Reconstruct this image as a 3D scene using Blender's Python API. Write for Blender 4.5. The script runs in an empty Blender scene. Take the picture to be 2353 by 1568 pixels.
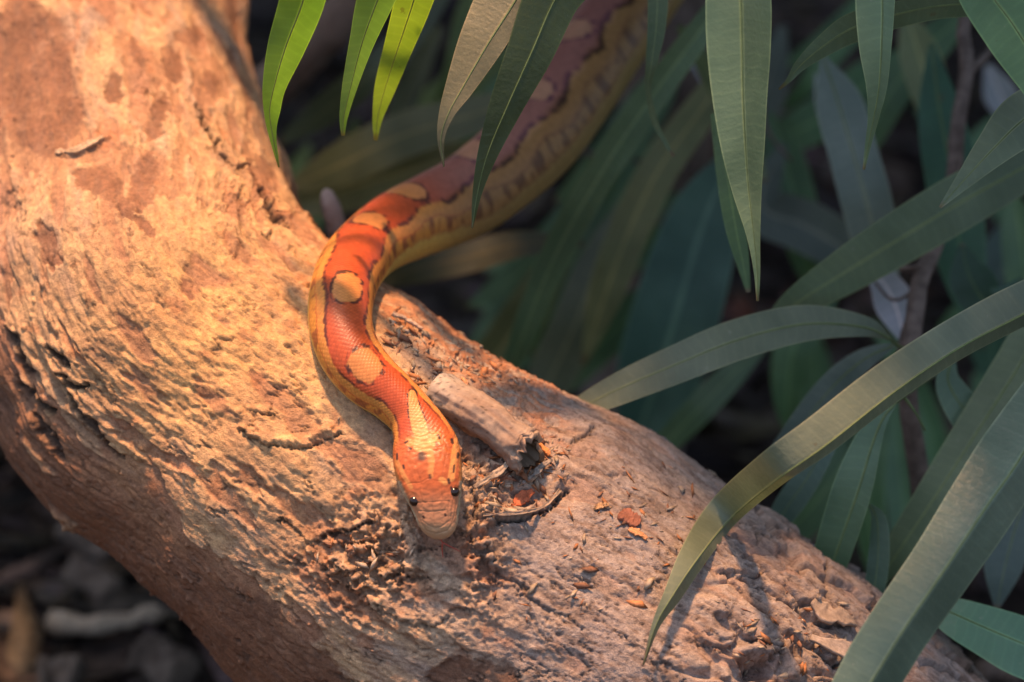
import bpy, math, random
import numpy as np
from mathutils import Vector, Matrix

# ------------------------------------------------------------------ camera, world, sun, exposure
SC = bpy.context.scene
COL = SC.collection
S = 0.01                      # all lengths below are centimetres
D = 80.0                      # focus distance, cm
TILT = math.radians(25)       # camera looks down by this much
K = (31.0 / D) / 2353.0       # tangent per photo pixel (photo measured at 2353 x 1568)

cam_d = bpy.data.cameras.new('camera')
cam = bpy.data.objects.new('camera', cam_d)
COL.objects.link(cam)
cam_d.sensor_width = 36.0
cam_d.lens = 36.0 / (31.0 / D)
cam_d.clip_start = 0.02
cam_d.clip_end = 200.0
cam.location = (0, -D * math.cos(TILT) * S, D * math.sin(TILT) * S)
cam.rotation_euler = (math.pi / 2 - TILT, 0, 0)
cam_d.dof.use_dof = True
cam_d.dof.focus_distance = 80.0 * S
cam_d.dof.aperture_fstop = 6.3
cam_d.dof.aperture_blades = 7
SC.camera = cam

SUN_CAM = Vector((-0.08, 0.945, 0.30)).normalized()      # towards the light: right, up, towards the camera
SUN_W = cam.rotation_euler.to_matrix() @ SUN_CAM
world = bpy.data.worlds.new('World')
SC.world = world
world.use_nodes = True
wn = world.node_tree
wn.nodes.clear()
sky = wn.nodes.new('ShaderNodeTexSky')
sky.sky_type = 'NISHITA'
sky.sun_disc = False
sky.sun_elevation = math.asin(SUN_W.z)
sky.sun_rotation = math.atan2(SUN_W.x, SUN_W.y)
sky.air_density = 1.0
sky.dust_density = 3.6
sky.ozone_density = 1.0
bg = wn.nodes.new('ShaderNodeBackground')
bg.inputs['Strength'].default_value = 0.15
wo = wn.nodes.new('ShaderNodeOutputWorld')
wn.links.new(sky.outputs[0], bg.inputs[0])
wn.links.new(bg.outputs[0], wo.inputs[0])

sun_d = bpy.data.lights.new('sun', 'SUN')
sun_d.energy = 5.0
sun_d.color = (1.0, 0.535, 0.255)
sun_d.angle = math.radians(3.5)
sun = bpy.data.objects.new('sun', sun_d)
COL.objects.link(sun)
sun.location = (0, 0, 3)
sun.rotation_euler = SUN_W.to_track_quat('Z', 'Y').to_euler()

SC.view_settings.view_transform = 'Standard'
SC.view_settings.look = 'None'
SC.view_settings.exposure = 0.60
SC.view_settings.gamma = 1.0
SC.view_settings.use_curve_mapping = False
SC.render.engine = 'CYCLES'
SC.cycles.max_bounces = 6
SC.cycles.use_denoising = True

random.seed(7)
RNG = np.random.default_rng(7)

# ------------------------------------------------------------------ geometry helpers (cm, camera space: right, up, depth)
CT, ST = math.cos(TILT), math.sin(TILT)
CAMP = np.array([0, -D * CT, D * ST])
VR = np.array([1.0, 0, 0]); VU = np.array([0, ST, CT]); VF = np.array([0, CT, -ST])

def c2w(a):
    a = np.asarray(a, float)
    return CAMP + a[..., 0:1] * VR + a[..., 1:2] * VU + a[..., 2:3] * VF

def w2c(a):
    q = np.asarray(a, float) - CAMP
    return np.stack([q @ VR, q @ VU, q @ VF], -1)

def px(x, y, dz):
    """photo pixel and distance (cm beyond the focus plane) -> camera-space point"""
    d = D + dz
    return np.array([(x - 1176.5) * K * d, (784 - y) * K * d, d])

def c2px(a):
    return np.stack([a[..., 0] / (a[..., 2] * K) + 1176.5, 784 - a[..., 1] / (a[..., 2] * K)], -1)

def smooth(a, b, x):
    t = np.clip((x - a) / (b - a), 0, 1)
    return t * t * (3 - 2 * t)

_P = np.random.default_rng(3).permutation(256).astype(np.int32)
_P = np.concatenate([_P, _P, _P])
_G = np.random.default_rng(4).normal(size=(256, 3)).astype(np.float32)
_G /= np.linalg.norm(_G, axis=1)[:, None]

def noise(p):
    p = np.asarray(p, np.float32)
    i = np.floor(p).astype(np.int32)
    f = p - i
    i &= 255
    u = f * f * f * (f * (f * 6 - 15) + 10)
    out = 0
    for dx in (0, 1):
        wx = u[:, 0] if dx else 1 - u[:, 0]
        hx = _P[i[:, 0] + dx]
        for dy in (0, 1):
            wy = wx * (u[:, 1] if dy else 1 - u[:, 1])
            hy = _P[(hx + i[:, 1] + dy) & 511]
            for dz in (0, 1):
                w = wy * (u[:, 2] if dz else 1 - u[:, 2])
                g = _G[_P[(hy + i[:, 2] + dz) & 511]]
                out = out + w * (g[:, 0] * (f[:, 0] - dx) + g[:, 1] * (f[:, 1] - dy) + g[:, 2] * (f[:, 2] - dz))
    return out * 1.5

def fbm(p, oct=4, gain=0.5, lac=2.03):
    a, s, o = 1.0, 0, 0
    p = np.asarray(p, np.float32)
    for k in range(oct):
        o = o + a * noise(p + 17.3 * k)
        s += a
        a *= gain
        p = p * lac
    return o / s * 1.6

def ridged(p, oct=4):
    a, s, o = 1.0, 0, 0
    p = np.asarray(p, np.float32)
    for k in range(oct):
        o = o + a * (1 - np.abs(noise(p + 9.1 * k)) * 2)
        s += a
        a *= 0.5
        p = p * 2.07
    return o / s

def worley(p):
    """F1, F2 and a random value of the nearest cell"""
    p = np.asarray(p, np.float32)
    i = np.floor(p).astype(np.int32)
    f = p - i
    n = len(p)
    f1 = np.full(n, 9, np.float32); f2 = np.full(n, 9, np.float32); idc = np.zeros(n, np.int32)
    R = np.random.default_rng(5).random((256, 3)).astype(np.float32)
    for dx in (-1, 0, 1):
        for dy in (-1, 0, 1):
            for dz in (-1, 0, 1):
                h = _P[(_P[(_P[(i[:, 0] + dx) & 255] + i[:, 1] + dy) & 255] + i[:, 2] + dz) & 255]
                r = R[h]
                d = np.sqrt((dx + r[:, 0] - f[:, 0]) ** 2 + (dy + r[:, 1] - f[:, 1]) ** 2 + (dz + r[:, 2] - f[:, 2]) ** 2)
                c = d < f1
                f2 = np.where(c, f1, np.minimum(f2, d))
                idc = np.where(c, h, idc)
                f1 = np.where(c, d, f1)
    return f1, f2, R[idc][:, 0]

def seg_dist(P, line):
    """distance of points to a polyline (2-D) and parameter 0..1 along it"""
    best = np.full(len(P), 1e9); par = np.zeros(len(P))
    L = len(line) - 1
    for k in range(L):
        a = np.array(line[k], float); b = np.array(line[k + 1], float)
        ab = b - a
        t = np.clip(((P - a) @ ab) / (ab @ ab + 1e-9), 0, 1)
        d = np.linalg.norm(P - (a + t[:, None] * ab), axis=1)
        c = d < best
        best = np.where(c, d, best); par = np.where(c, (k + t) / L, par)
    return best, par

def spline(pts, n, closed=False):
    """Catmull-Rom through rows of any width, resampled evenly by the first three columns' length"""
    P = np.asarray(pts, float)
    Q = np.vstack([2 * P[0] - P[1], P, 2 * P[-1] - P[-2]])
    out = []
    for k in range(1, len(Q) - 2):
        t = np.linspace(0, 1, 40, endpoint=False)[:, None]
        a, b, c, d = Q[k - 1], Q[k], Q[k + 1], Q[k + 2]
        out.append(0.5 * (2 * b + (c - a) * t + (2 * a - 5 * b + 4 * c - d) * t * t + (3 * b - a - 3 * c + d) * t ** 3))
    out = np.vstack(out + [P[-1:]])
    s = np.concatenate([[0], np.cumsum(np.linalg.norm(np.diff(out[:, :3], axis=0), axis=1))])
    si = np.linspace(0, s[-1], n)
    return np.stack([np.interp(si, s, out[:, j]) for j in range(P.shape[1])], -1)

def unit(a):
    return a / (np.linalg.norm(a, axis=-1, keepdims=True) + 1e-12)

# ------------------------------------------------------------------ object helpers
def tag(o, label=None, cat=None, group=None, kind=None):
    for k, v in (('label', label), ('category', cat), ('group', group), ('kind', kind)):
        if v:
            o[k] = v
    return o

def empty(name, at_cam, label, cat, group=None):
    o = bpy.data.objects.new(name, None)
    COL.objects.link(o)
    o.location = Vector(c2w(at_cam) * S)
    o.empty_display_size = 0.01
    tag(o, label, cat, group)
    return o

def grid_faces(n, m, wrap=False):
    i = np.arange(n - 1)[:, None]
    j = np.arange(m if wrap else m - 1)[None, :]
    j2 = (j + 1) % m
    a = i * m + j; b = i * m + j2; c = (i + 1) * m + j2; d = (i + 1) * m + j
    return np.stack([a, b, c, d], -1).reshape(-1, 4)

def mesh_np(name, verts_w, faces, mat, parent=None, col=None, uv=None, smooth_=True, extra=None):
    """verts in world cm (numpy) -> mesh object; faces (n,4) or (n,3) int array"""
    base = np.array(parent_world(parent)) if parent else np.zeros(3)
    me = bpy.data.meshes.new(name)
    v = (np.asarray(verts_w, np.float64) * S - base).astype(np.float32)
    f = np.asarray(faces, np.int32)
    k = f.shape[1]
    me.vertices.add(len(v)); me.vertices.foreach_set('co', v.ravel())
    me.loops.add(f.size); me.loops.foreach_set('vertex_index', f.ravel())
    me.polygons.add(len(f))
    me.polygons.foreach_set('loop_start', np.arange(0, f.size, k, dtype=np.int32))
    me.polygons.foreach_set('loop_total', np.full(len(f), k, np.int32))
    if smooth_:
        me.polygons.foreach_set('use_smooth', np.ones(len(f), bool))
    if col is not None:
        at = me.color_attributes.new('Col', 'FLOAT_COLOR', 'POINT')
        c4 = np.ones((len(v), 4), np.float32); c4[:, :3] = col
        at.data.foreach_set('color', c4.ravel())
    if uv is not None:
        ul = me.uv_layers.new(name='UVMap')
        ul.data.foreach_set('uv', np.asarray(uv, np.float32)[f.ravel()].ravel())
    for nm, arr in (extra or {}).items():
        at = me.attributes.new(nm, 'FLOAT', 'POINT')
        at.data.foreach_set('value', np.asarray(arr, np.float32))
    me.update(calc_edges=True)
    me.validate()
    if mat:
        me.materials.append(mat)
    o = bpy.data.objects.new(name, me)
    COL.objects.link(o)
    if parent:
        o.parent = parent
    return o

def parent_world(p):
    v = Vector((0, 0, 0))
    while p is not None:
        v += p.location
        p = p.parent
    return v

def tube_np(path, rad, m=10, cap=True, squash=None):
    """path (n,3) any space, rad (n,) -> verts, faces"""
    path = np.asarray(path, float); n = len(path)
    rad = np.broadcast_to(np.asarray(rad, float), (n,))
    t = unit(np.gradient(path, axis=0))
    ref = np.array([0.13, 0.31, 0.94])
    a = unit(np.cross(t, ref)); b = np.cross(t, a)
    th = np.linspace(0, 2 * np.pi, m, endpoint=False)
    v = path[:, None] + rad[:, None, None] * (np.cos(th)[None, :, None] * a[:, None] + np.sin(th)[None, :, None] * b[:, None])
    v = v.reshape(-1, 3)
    f = grid_faces(n, m, True)
    if cap:
        v = np.vstack([v, path[:1], path[-1:]])
        k = n * m
        c0 = [(k, (j + 1) % m, j, j) for j in range(m)]
        c1 = [(k + 1, (n - 1) * m + j, (n - 1) * m + (j + 1) % m, (n - 1) * m + (j + 1) % m) for j in range(m)]
        tri = np.array(c0 + c1)
        return v, f, tri[:, :3]
    return v, f, None

def mixed_mesh(name, v_w, quads, tris, mat, parent=None, col=None, smooth_=True):
    base = np.array(parent_world(parent)) if parent else np.zeros(3)
    me = bpy.data.meshes.new(name)
    v = np.asarray(v_w) * S - base
    fs = [tuple(int(i) for i in q) for q in quads] + ([tuple(int(i) for i in q) for q in tris] if tris is not None else [])
    me.from_pydata([tuple(p) for p in v], [], fs)
    if smooth_:
        me.polygons.foreach_set('use_smooth', np.ones(len(fs), bool))
    if col is not None:
        at = me.color_attributes.new('Col', 'FLOAT_COLOR', 'POINT')
        c4 = np.ones((len(v), 4), np.float32); c4[:, :3] = col
        at.data.foreach_set('color', c4.ravel())
    if mat:
        me.materials.append(mat)
    o = bpy.data.objects.new(name, me)
    COL.objects.link(o)
    if parent:
        o.parent = parent
    return o

# ------------------------------------------------------------------ materials
def new_mat(name):
    m = bpy.data.materials.new(name)
    m.use_nodes = True
    nt = m.node_tree
    nt.nodes.clear()
    out = nt.nodes.new('ShaderNodeOutputMaterial')
    bs = nt.nodes.new('ShaderNodeBsdfPrincipled')
    nt.links.new(bs.outputs[0], out.inputs[0])
    return m, nt, bs, out

def nd(nt, kind, **kw):
    n = nt.nodes.new(kind)
    for k, v in kw.items():
        if k in n.inputs.keys():
            n.inputs[k].default_value = v
        else:
            setattr(n, k, v)
    return n

def mathn(nt, op, a, b=None, c=None):
    n = nt.nodes.new('ShaderNodeMath'); n.operation = op
    for k, x in enumerate((a, b, c)):
        if x is None: continue
        if isinstance(x, (int, float)): n.inputs[k].default_value = x
        else: nt.links.new(x, n.inputs[k])
    return n.outputs[0]

def mixc(nt, fac, a, b, mode='MIX'):
    n = nt.nodes.new('ShaderNodeMix'); n.data_type = 'RGBA'; n.blend_type = mode
    for s_, x in ((n.inputs[0], fac), (n.inputs[6], a), (n.inputs[7], b)):
        if isinstance(x, (int, float)): s_.default_value = x
        elif isinstance(x, tuple): s_.default_value = (*x, 1)
        else: nt.links.new(x, s_)
    return n.outputs[2]

def maprange(nt, v, a, b, c=0.0, d=1.0):
    n = nt.nodes.new('ShaderNodeMapRange'); n.interpolation_type = 'SMOOTHSTEP'
    nt.links.new(v, n.inputs[0])
    n.inputs[1].default_value = a; n.inputs[2].default_value = b; n.inputs[3].default_value = c; n.inputs[4].default_value = d
    return n.outputs[0]

def noise_n(nt, vec, scale, detail=4, rough=0.55):
    n = nd(nt, 'ShaderNodeTexNoise', Scale=scale, Detail=detail, Roughness=rough)
    nt.links.new(vec, n.inputs['Vector'])
    return n.outputs['Fac']

def bump(nt, bs, h, dist, strength=1.0):
    b = nd(nt, 'ShaderNodeBump', Strength=strength, Distance=dist)
    nt.links.new(h, b.inputs['Height'])
    nt.links.new(b.outputs[0], bs.inputs['Normal'])

def attr_mat(name, rough=0.8, spec=0.3, grain=260.0, grain_amt=0.25, bumpd=0.0006, fine=900.0):
    m, nt, bs, out = new_mat(name)
    ca = nd(nt, 'ShaderNodeVertexColor'); ca.layer_name = 'Col'
    tc = nd(nt, 'ShaderNodeTexCoord')
    n1 = noise_n(nt, tc.outputs['Object'], grain, 5, 0.65)
    n2 = noise_n(nt, tc.outputs['Object'], fine, 3, 0.6)
    f = mathn(nt, 'ADD', mathn(nt, 'MULTIPLY', n1, 0.6), mathn(nt, 'MULTIPLY', n2, 0.4))
    g = maprange(nt, f, 0.3, 0.7, 1 - grain_amt, 1 + grain_amt)
    mul = nt.nodes.new('ShaderNodeVectorMath'); mul.operation = 'SCALE'
    nt.links.new(ca.outputs[0], mul.inputs[0]); nt.links.new(g, mul.inputs['Scale'])
    nt.links.new(mul.outputs[0], bs.inputs['Base Color'])
    bs.inputs['Roughness'].default_value = rough
    bs.inputs['Specular IOR Level'].default_value = spec
    bump(nt, bs, f, bumpd)
    return m

def plain_mat(name, c1, c2, scale=120.0, rough=0.8, spec=0.3, bumpd=0.0005):
    m, nt, bs, out = new_mat(name)
    tc = nd(nt, 'ShaderNodeTexCoord')
    n1 = noise_n(nt, tc.outputs['Object'], scale, 5, 0.65)
    c = mixc(nt, maprange(nt, n1, 0.3, 0.7), c1, c2)
    nt.links.new(c, bs.inputs['Base Color'])
    bs.inputs['Roughness'].default_value = rough
    bs.inputs['Specular IOR Level'].default_value = spec
    bump(nt, bs, n1, bumpd)
    return m

M_BARK = attr_mat('bark', 0.78, 0.32, 650, 0.30, 0.0009, 2200)
M_STUB = attr_mat('stub_wood', 0.72, 0.3, 300, 0.2, 0.0003, 900)
M_CHIP = attr_mat('chip_wood', 0.8, 0.25, 400, 0.3, 0.0003, 1100)
M_SOIL = attr_mat('soil', 0.95, 0.2, 60, 0.5, 0.004, 300)
M_TWIG = plain_mat('twig_bark', (0.10, 0.075, 0.06), (0.22, 0.17, 0.14), 200)
M_GREENSTEM = plain_mat('green_stem', (0.06, 0.10, 0.03), (0.10, 0.14, 0.05), 150, 0.5, 0.4)

def make_leaf_mat():
    """tint from the object's own colour; uv.x = -1..1 across the blade, uv.y = centimetres along it"""
    m, nt, bs, out = new_mat('leaf_blade')
    oi = nd(nt, 'ShaderNodeObjectInfo')
    uvn = nd(nt, 'ShaderNodeUVMap'); uvn.uv_map = 'UVMap'
    sep = nd(nt, 'ShaderNodeSeparateXYZ'); nt.links.new(uvn.outputs[0], sep.inputs[0])
    u, v = sep.outputs[0], sep.outputs[1]
    au = mathn(nt, 'ABSOLUTE', u)
    tc = nd(nt, 'ShaderNodeTexCoord')
    # side veins: nearly square to the midrib, swept a little to the tip, wobbling
    wob = noise_n(nt, tc.outputs['Object'], 90, 2)
    ph = mathn(nt, 'ADD', mathn(nt, 'SUBTRACT', mathn(nt, 'MULTIPLY', v, 9.0), mathn(nt, 'MULTIPLY', au, 1.6)), mathn(nt, 'MULTIPLY', wob, 3.5))
    vein = mathn(nt, 'POWER', mathn(nt, 'ABSOLUTE', mathn(nt, 'SINE', ph)), 12.0)
    brd = noise_n(nt, tc.outputs['Object'], 35, 4)
    fine = noise_n(nt, tc.outputs['Object'], 700, 3)
    dust = noise_n(nt, tc.outputs['Object'], 420, 6, 0.75)
    t = mixc(nt, maprange(nt, brd, 0.3, 0.7), (0.72, 0.76, 0.72), (1.2, 1.18, 1.15))
    base = mixc(nt, 1.0, oi.outputs['Color'], t, 'MULTIPLY')
    base = mixc(nt, mathn(nt, 'MULTIPLY', mathn(nt, 'MULTIPLY', vein, brd), 0.32), base, mixc(nt, 1.0, base, (1.6, 1.5, 1.4), 'MULTIPLY'))
    rim = maprange(nt, au, 0.93, 0.985)
    mid = maprange(nt, au, 0.03, 0.10, 1.0, 0.0)
    edge = mathn(nt, 'MAXIMUM', mathn(nt, 'MULTIPLY', rim, 0.55), mathn(nt, 'MULTIPLY', mid, 0.7))
    base = mixc(nt, edge, base, mixc(nt, 1.0, base, (2.4, 2.0, 1.8), 'MULTIPLY'))
    sp = maprange(nt, dust, 0.62, 0.72)
    sp2 = maprange(nt, brd, 0.42, 0.62)
    base = mixc(nt, mathn(nt, 'MULTIPLY', mathn(nt, 'MULTIPLY', sp, sp2), 0.75), base, (0.30, 0.30, 0.25))
    film = maprange(nt, noise_n(nt, tc.outputs['Object'], 18, 5, 0.6), 0.4, 0.75, 0.0, 0.10)
    base = mixc(nt, film, base, (0.26, 0.27, 0.22))
    vn = nd(nt, 'ShaderNodeAttribute'); vn.attribute_name = 'along'
    tip = maprange(nt, mathn(nt, 'ADD', vn.outputs['Fac'], mathn(nt, 'MULTIPLY', brd, 0.05)), 0.985, 1.02)
    spot = maprange(nt, noise_n(nt, tc.outputs['Object'], 160, 4, 0.6), 0.70, 0.76)
    base = mixc(nt, mathn(nt, 'MULTIPLY', spot, 0.55), base, (0.10, 0.075, 0.03))
    base = mixc(nt, mathn(nt, 'MULTIPLY', tip, 0.8), base, (0.13, 0.075, 0.035))
    nt.links.new(base, bs.inputs['Base Color'])
    rg = maprange(nt, fine, 0.3, 0.7, 0.38, 0.54)
    nt.links.new(rg, bs.inputs['Roughness'])
    bs.inputs['Specular IOR Level'].default_value = 0.5
    h = mathn(nt, 'ADD', mathn(nt, 'MULTIPLY', vein, -0.035), mathn(nt, 'MULTIPLY', fine, 0.25))
    bump(nt, bs, h, 0.0006)
    tr = nd(nt, 'ShaderNodeBsdfTranslucent')
    nt.links.new(mixc(nt, 1.0, base, (1.35, 1.9, 0.5), 'MULTIPLY'), tr.inputs[0])
    mx = nd(nt, 'ShaderNodeMixShader'); nt.links.new(oi.outputs['Alpha'], mx.inputs[0])
    nt.links.new(bs.outputs[0], mx.inputs[1]); nt.links.new(tr.outputs[0], mx.inputs[2])
    nt.links.new(mx.outputs[0], out.inputs[0])
    return m
M_LEAF = make_leaf_mat()

def make_snake_mat():
    m, nt, bs, out = new_mat('snake_skin')
    ca = nd(nt, 'ShaderNodeVertexColor'); ca.layer_name = 'Col'
    nt.links.new(ca.outputs[0], bs.inputs['Base Color'])
    tc = nd(nt, 'ShaderNodeTexCoord')
    f = noise_n(nt, tc.outputs['Object'], 1500, 3)
    nt.links.new(maprange(nt, f, 0.3, 0.7, 0.34, 0.50), bs.inputs['Roughness'])
    bs.inputs['Specular IOR Level'].default_value = 0.34
    bs.inputs['Subsurface Weight'].default_value = 0.0
    return m
M_SNAKE = make_snake_mat()
def make_eye_mat():
    m, nt, bs, out = new_mat('snake_eye')
    tc = nd(nt, 'ShaderNodeTexCoord')
    n1 = noise_n(nt, tc.outputs['Object'], 900, 2)
    nt.links.new(mixc(nt, n1, (0.006, 0.004, 0.003), (0.03, 0.015, 0.01)), bs.inputs['Base Color'])
    bs.inputs['Roughness'].default_value = 0.06
    bs.inputs['Specular IOR Level'].default_value = 0.6
    return m
M_EYE = make_eye_mat()
M_TONGUE = plain_mat('tongue_skin', (0.35, 0.05, 0.03), (0.5, 0.10, 0.06), 800, 0.35, 0.5, 0.0001)

# ------------------------------------------------------------------ ground
GZ = -24.0
def build_ground():
    a = np.linspace(-1, 1, 331)
    g = np.sign(a) * (np.abs(a) * 75 + np.abs(a) ** 9 * 3000)
    X, Y = np.meshgrid(g, g + 40, indexing='ij')
    p = np.stack([X.ravel(), Y.ravel(), np.zeros(X.size)], -1)
    near = np.exp(-(p[:, 0] ** 2 + (p[:, 1] - 40) ** 2) / 120.0 ** 2)
    z = GZ + 2.2 * fbm(p * 0.05, 4) + near * (0.9 * fbm(p * 0.35, 4) + 0.35 * fbm(p * 1.3, 3))
    p[:, 2] = z
    n1 = fbm(p * 0.12 + 5, 4)[:, None]
    n2 = fbm(p * 0.8 + 9, 4)[:, None]
    c = np.array([0.055, 0.040, 0.032]) * (1 + 0.6 * n1) + np.array([0.05, 0.04, 0.032]) * np.clip(n2, 0, 1)
    o = mesh_np('ground', p, grid_faces(331, 331), M_SOIL, col=np.clip(c, 0.004, 1))
    tag(o, 'dark damp soil strewn with litter under the trunk', None, None, 'structure')
    return o
ground = build_ground()

# ------------------------------------------------------------------ trunk
#           photo px, depth, radius px
TR = [(172, -240, 22.5, 340), (190, -50, 19.0, 350), (215, 200, 15.4, 368), (270, 520, 11.0, 405), (375, 785, 8.2, 440),
      (625, 1005, 6.6, 434), (945, 1275, 5.9, 476), (1350, 1500, 5.8, 490), (1750, 1800, 6.2, 500), (2200, 2230, 7.5, 510), (2420, 2440, 8.2, 512)]
tr_pts = [np.concatenate([px(x, y, d), [r * K * (D + d)]]) for x, y, d, r in TR]
NS, NT = 1250, 640
ax = spline(tr_pts, NS)
AXC, AXR = ax[:, :3], ax[:, 3]
TOW = np.array([0, 0, -1.0])
ax_t = unit(np.gradient(AXC, axis=0))
ax_f = unit(TOW - (ax_t @ TOW)[:, None] * ax_t)
ax_u = np.cross(ax_t, ax_f)
if ax_u[NS // 2, 1] < 0: ax_u = -ax_u
ax_s = np.concatenate([[0], np.cumsum(np.linalg.norm(np.diff(AXC, axis=0), axis=1))])

def trunk_radius_scale(s_i, th):
    return 1.0

# traced cracks: polyline (photo px), half width px, depth cm
CRACKS = [
    ([(440, 250), (462, 290), (480, 320), (500, 355), (520, 378), (545, 388), (580, 376)], 7.5, .42),
    ([(470, 345), (497, 350), (512, 372)], 5, .2), ([(578, 395), (598, 445), (622, 485), (640, 498), (668, 522)], 8.5, .48),
    ([(598, 540), (614, 550), (624, 532)], 4, .28), ([(660, 560), (690, 590)], 3, .15), ([(700, 655), (745, 655)], 4, .2),
    ([(540, 430), (560, 470), (575, 500)], 3, .1), ([(330, 205), (352, 235), (380, 240)], 4, .14),
    ([(0, 752), (28, 790), (45, 850), (60, 860)], 15, .5), ([(98, 800), (130, 818), (156, 842)], 11, .45), ([(128, 860), (160, 885), (200, 885)], 9, .4),
    ([(150, 905), (175, 950), (205, 985), (240, 1035)], 13, .45), ([(230, 1030), (270, 1060)], 8, .3), ([(60, 960), (110, 1010), (140, 1060)], 12, .4),
    ([(20, 870), (70, 930), (110, 950)], 14, .45),
    ([(560, 990), (590, 1015), (640, 1032), (690, 1035), (735, 1018), (780, 1000), (800, 1008)], 3.2, .16),
    ([(575, 945), (610, 955), (640, 955)], 4, .16),
    ([(640, 1195), (675, 1212), (700, 1245), (730, 1275)], 5, .25), ([(715, 1250), (745, 1235), (790, 1225), (850, 1195)], 5, .3),
    ([(875, 1245), (900, 1275), (915, 1290)], 4, .2), ([(920, 1290), (960, 1265), (1000, 1262)], 5, .2),
    ([(850, 1260), (880, 1300), (930, 1335), (985, 1325)], 10, .25),
    ([(505, 1335), (520, 1360), (560, 1390)], 7, .25), ([(590, 1320), (620, 1350)], 6, .2),
    ([(860, 1385), (900, 1420), (950, 1435), (1000, 1440), (1040, 1400), (1075, 1400)], 6, .25),
    ([(985, 1360), (1040, 1350), (1090, 1400)], 5, .2), ([(740, 1360), (800, 1420), (850, 1440)], 5, .15),
    ([(1090, 1280), (1130, 1300), (1155, 1325), (1200, 1345), (1215, 1375), (1262, 1400), (1345, 1450)], 6, .3),
    ([(1185, 1345), (1225, 1420), (1260, 1470), (1285, 1510)], 6, .2), ([(1120, 1330), (1160, 1352), (1190, 1350)], 6, .22),
    ([(1410, 1450), (1470, 1500), (1500, 1530), (1530, 1568)], 4, .2), ([(1480, 1480), (1520, 1520), (1560, 1568)], 4, .2),
    ([(1308, 1040), (1325, 1025), (1355, 1010)], 4, .2), ([(1380, 1130), (1430, 1160), (1480, 1170)], 3, .1),
    ([(1350, 1090), (1400, 1105), (1450, 1110)], 3, .1), ([(1295, 1185), (1330, 1220), (1400, 1260)], 3, .1),
    ([(1120, 1195), (1145, 1208), (1190, 1205), (1225, 1195), (1262, 1170), (1300, 1130)], 6, .34),
    ([(1700, 1198), (1740, 1225), (1790, 1242), (1830, 1245)], 4, .22), ([(1640, 1325), (1680, 1330), (1720, 1350), (1780, 1385)], 4, .24),
    ([(1780, 1385), (1820, 1410), (1845, 1418)], 5, .3), ([(1868, 1435), (1900, 1440), (1950, 1432), (1958, 1450)], 7, .35),
    ([(1608, 1465), (1660, 1480), (1690, 1468)], 4, .2), ([(1690, 1440), (1720, 1485), (1745, 1465)], 3, .2), ([(1660, 1400), (1665, 1440)], 3, .15),
    ([(1560, 1475), (1620, 1490), (1650, 1500)], 4, .18), ([(1860, 1490), (1900, 1520), (1960, 1530), (2010, 1545)], 6, .3),
    ([(1700, 1555), (1740, 1530), (1790, 1500)], 9, .3), ([(1870, 1560), (1920, 1585), (1970, 1590)], 7, .35),
    ([(1800, 1330), (1850, 1380), (1900, 1420)], 3, .12), ([(1880, 1350), (1960, 1420), (2010, 1470)], 4, .16),
    ([(1540, 1300), (1570, 1345)], 3, .1), ([(1480, 1360), (1530, 1330)], 3, .1),
    ([(1050, 1040), (1075, 1070), (1110, 1080)], 6, .25), ([(1075, 1120), (1100, 1160), (1090, 1190)], 6, .25), ([(1070, 1180), (1085, 1230), (1080, 1260)], 5, .22),
]
# raised traced ridges: polyline, half width px, height cm
RIDGES = [
    ([(130, 352), (180, 345), (235, 318), (250, 312)], 10, .16), ([(160, 130), (190, 220), (225, 330)], 14, .10),
    ([(520, 375), (535, 440), (540, 540), (535, 590)], 13, .12), ([(455, 270), (430, 200)], 18, .08),
    ([(560, 985), (620, 1010), (690, 1015), (760, 985)], 14, .16), ([(480, 930), (560, 950)], 20, .12),
    ([(1110, 1185), (1150, 1190), (1210, 1180), (1250, 1150), (1290, 1110)], 12, .2),
    ([(1640, 1310), (1720, 1335), (1790, 1372)], 12, .12), ([(1850, 1370), (1880, 1420), (1945, 1425)], 16, .16),
    ([(1600, 1400), (1700, 1420), (1760, 1450)], 40, .15), ([(1880, 1470), (1960, 1500), (2010, 1530)], 18, .16),
]
# smooth red-brown patches where the crust is gone: polyline, half width px
BARE = [
    ([(100, 520), (130, 620)], 22), ([(390, 130), (400, 190)], 20), ([(470, 170), (490, 220)], 16), ([(300, 90), (320, 160)], 14), ([(420, 640), (440, 690)], 10), ([(280, 470), (300, 510)], 18),
    ([(60, 40), (70, 180), (120, 330)], 95), ([(175, 400), (240, 420), (260, 460)], 32), ([(345, 360), (325, 430), (325, 490)], 26),
    ([(375, 220), (345, 320)], 18), ([(310, 510), (360, 560)], 12), ([(255, 180), (270, 240)], 16), ([(440, 60), (450, 100)], 22),
    ([(410, 1365), (600, 1480), (780, 1600)], 60), ([(560, 1400), (640, 1440)], 40), ([(1000, 1560), (1200, 1600)], 60),
    ([(200, 1230), (330, 1330), (450, 1480)], 30),
]

def tracedfield(PX, front, lines, profile):
    h = np.zeros(len(PX), np.float32)
    for line, w, a in lines:
        L = np.array(line, float)
        lo, hi = L.min(0) - 3 * w - 10, L.max(0) + 3 * w + 10
        idx = np.where(front & (PX[:, 0] > lo[0]) & (PX[:, 0] < hi[0]) & (PX[:, 1] > lo[1]) & (PX[:, 1] < hi[1]))[0]
        if not len(idx): continue
        d, t = seg_dist(PX[idx], line)
        taper = np.clip(np.minimum(t, 1 - t) * 6, 0, 1) ** 0.6
        h[idx] = np.maximum(h[idx], a * profile(d / (w * (0.35 + 0.65 * taper))))
    return h

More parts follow.
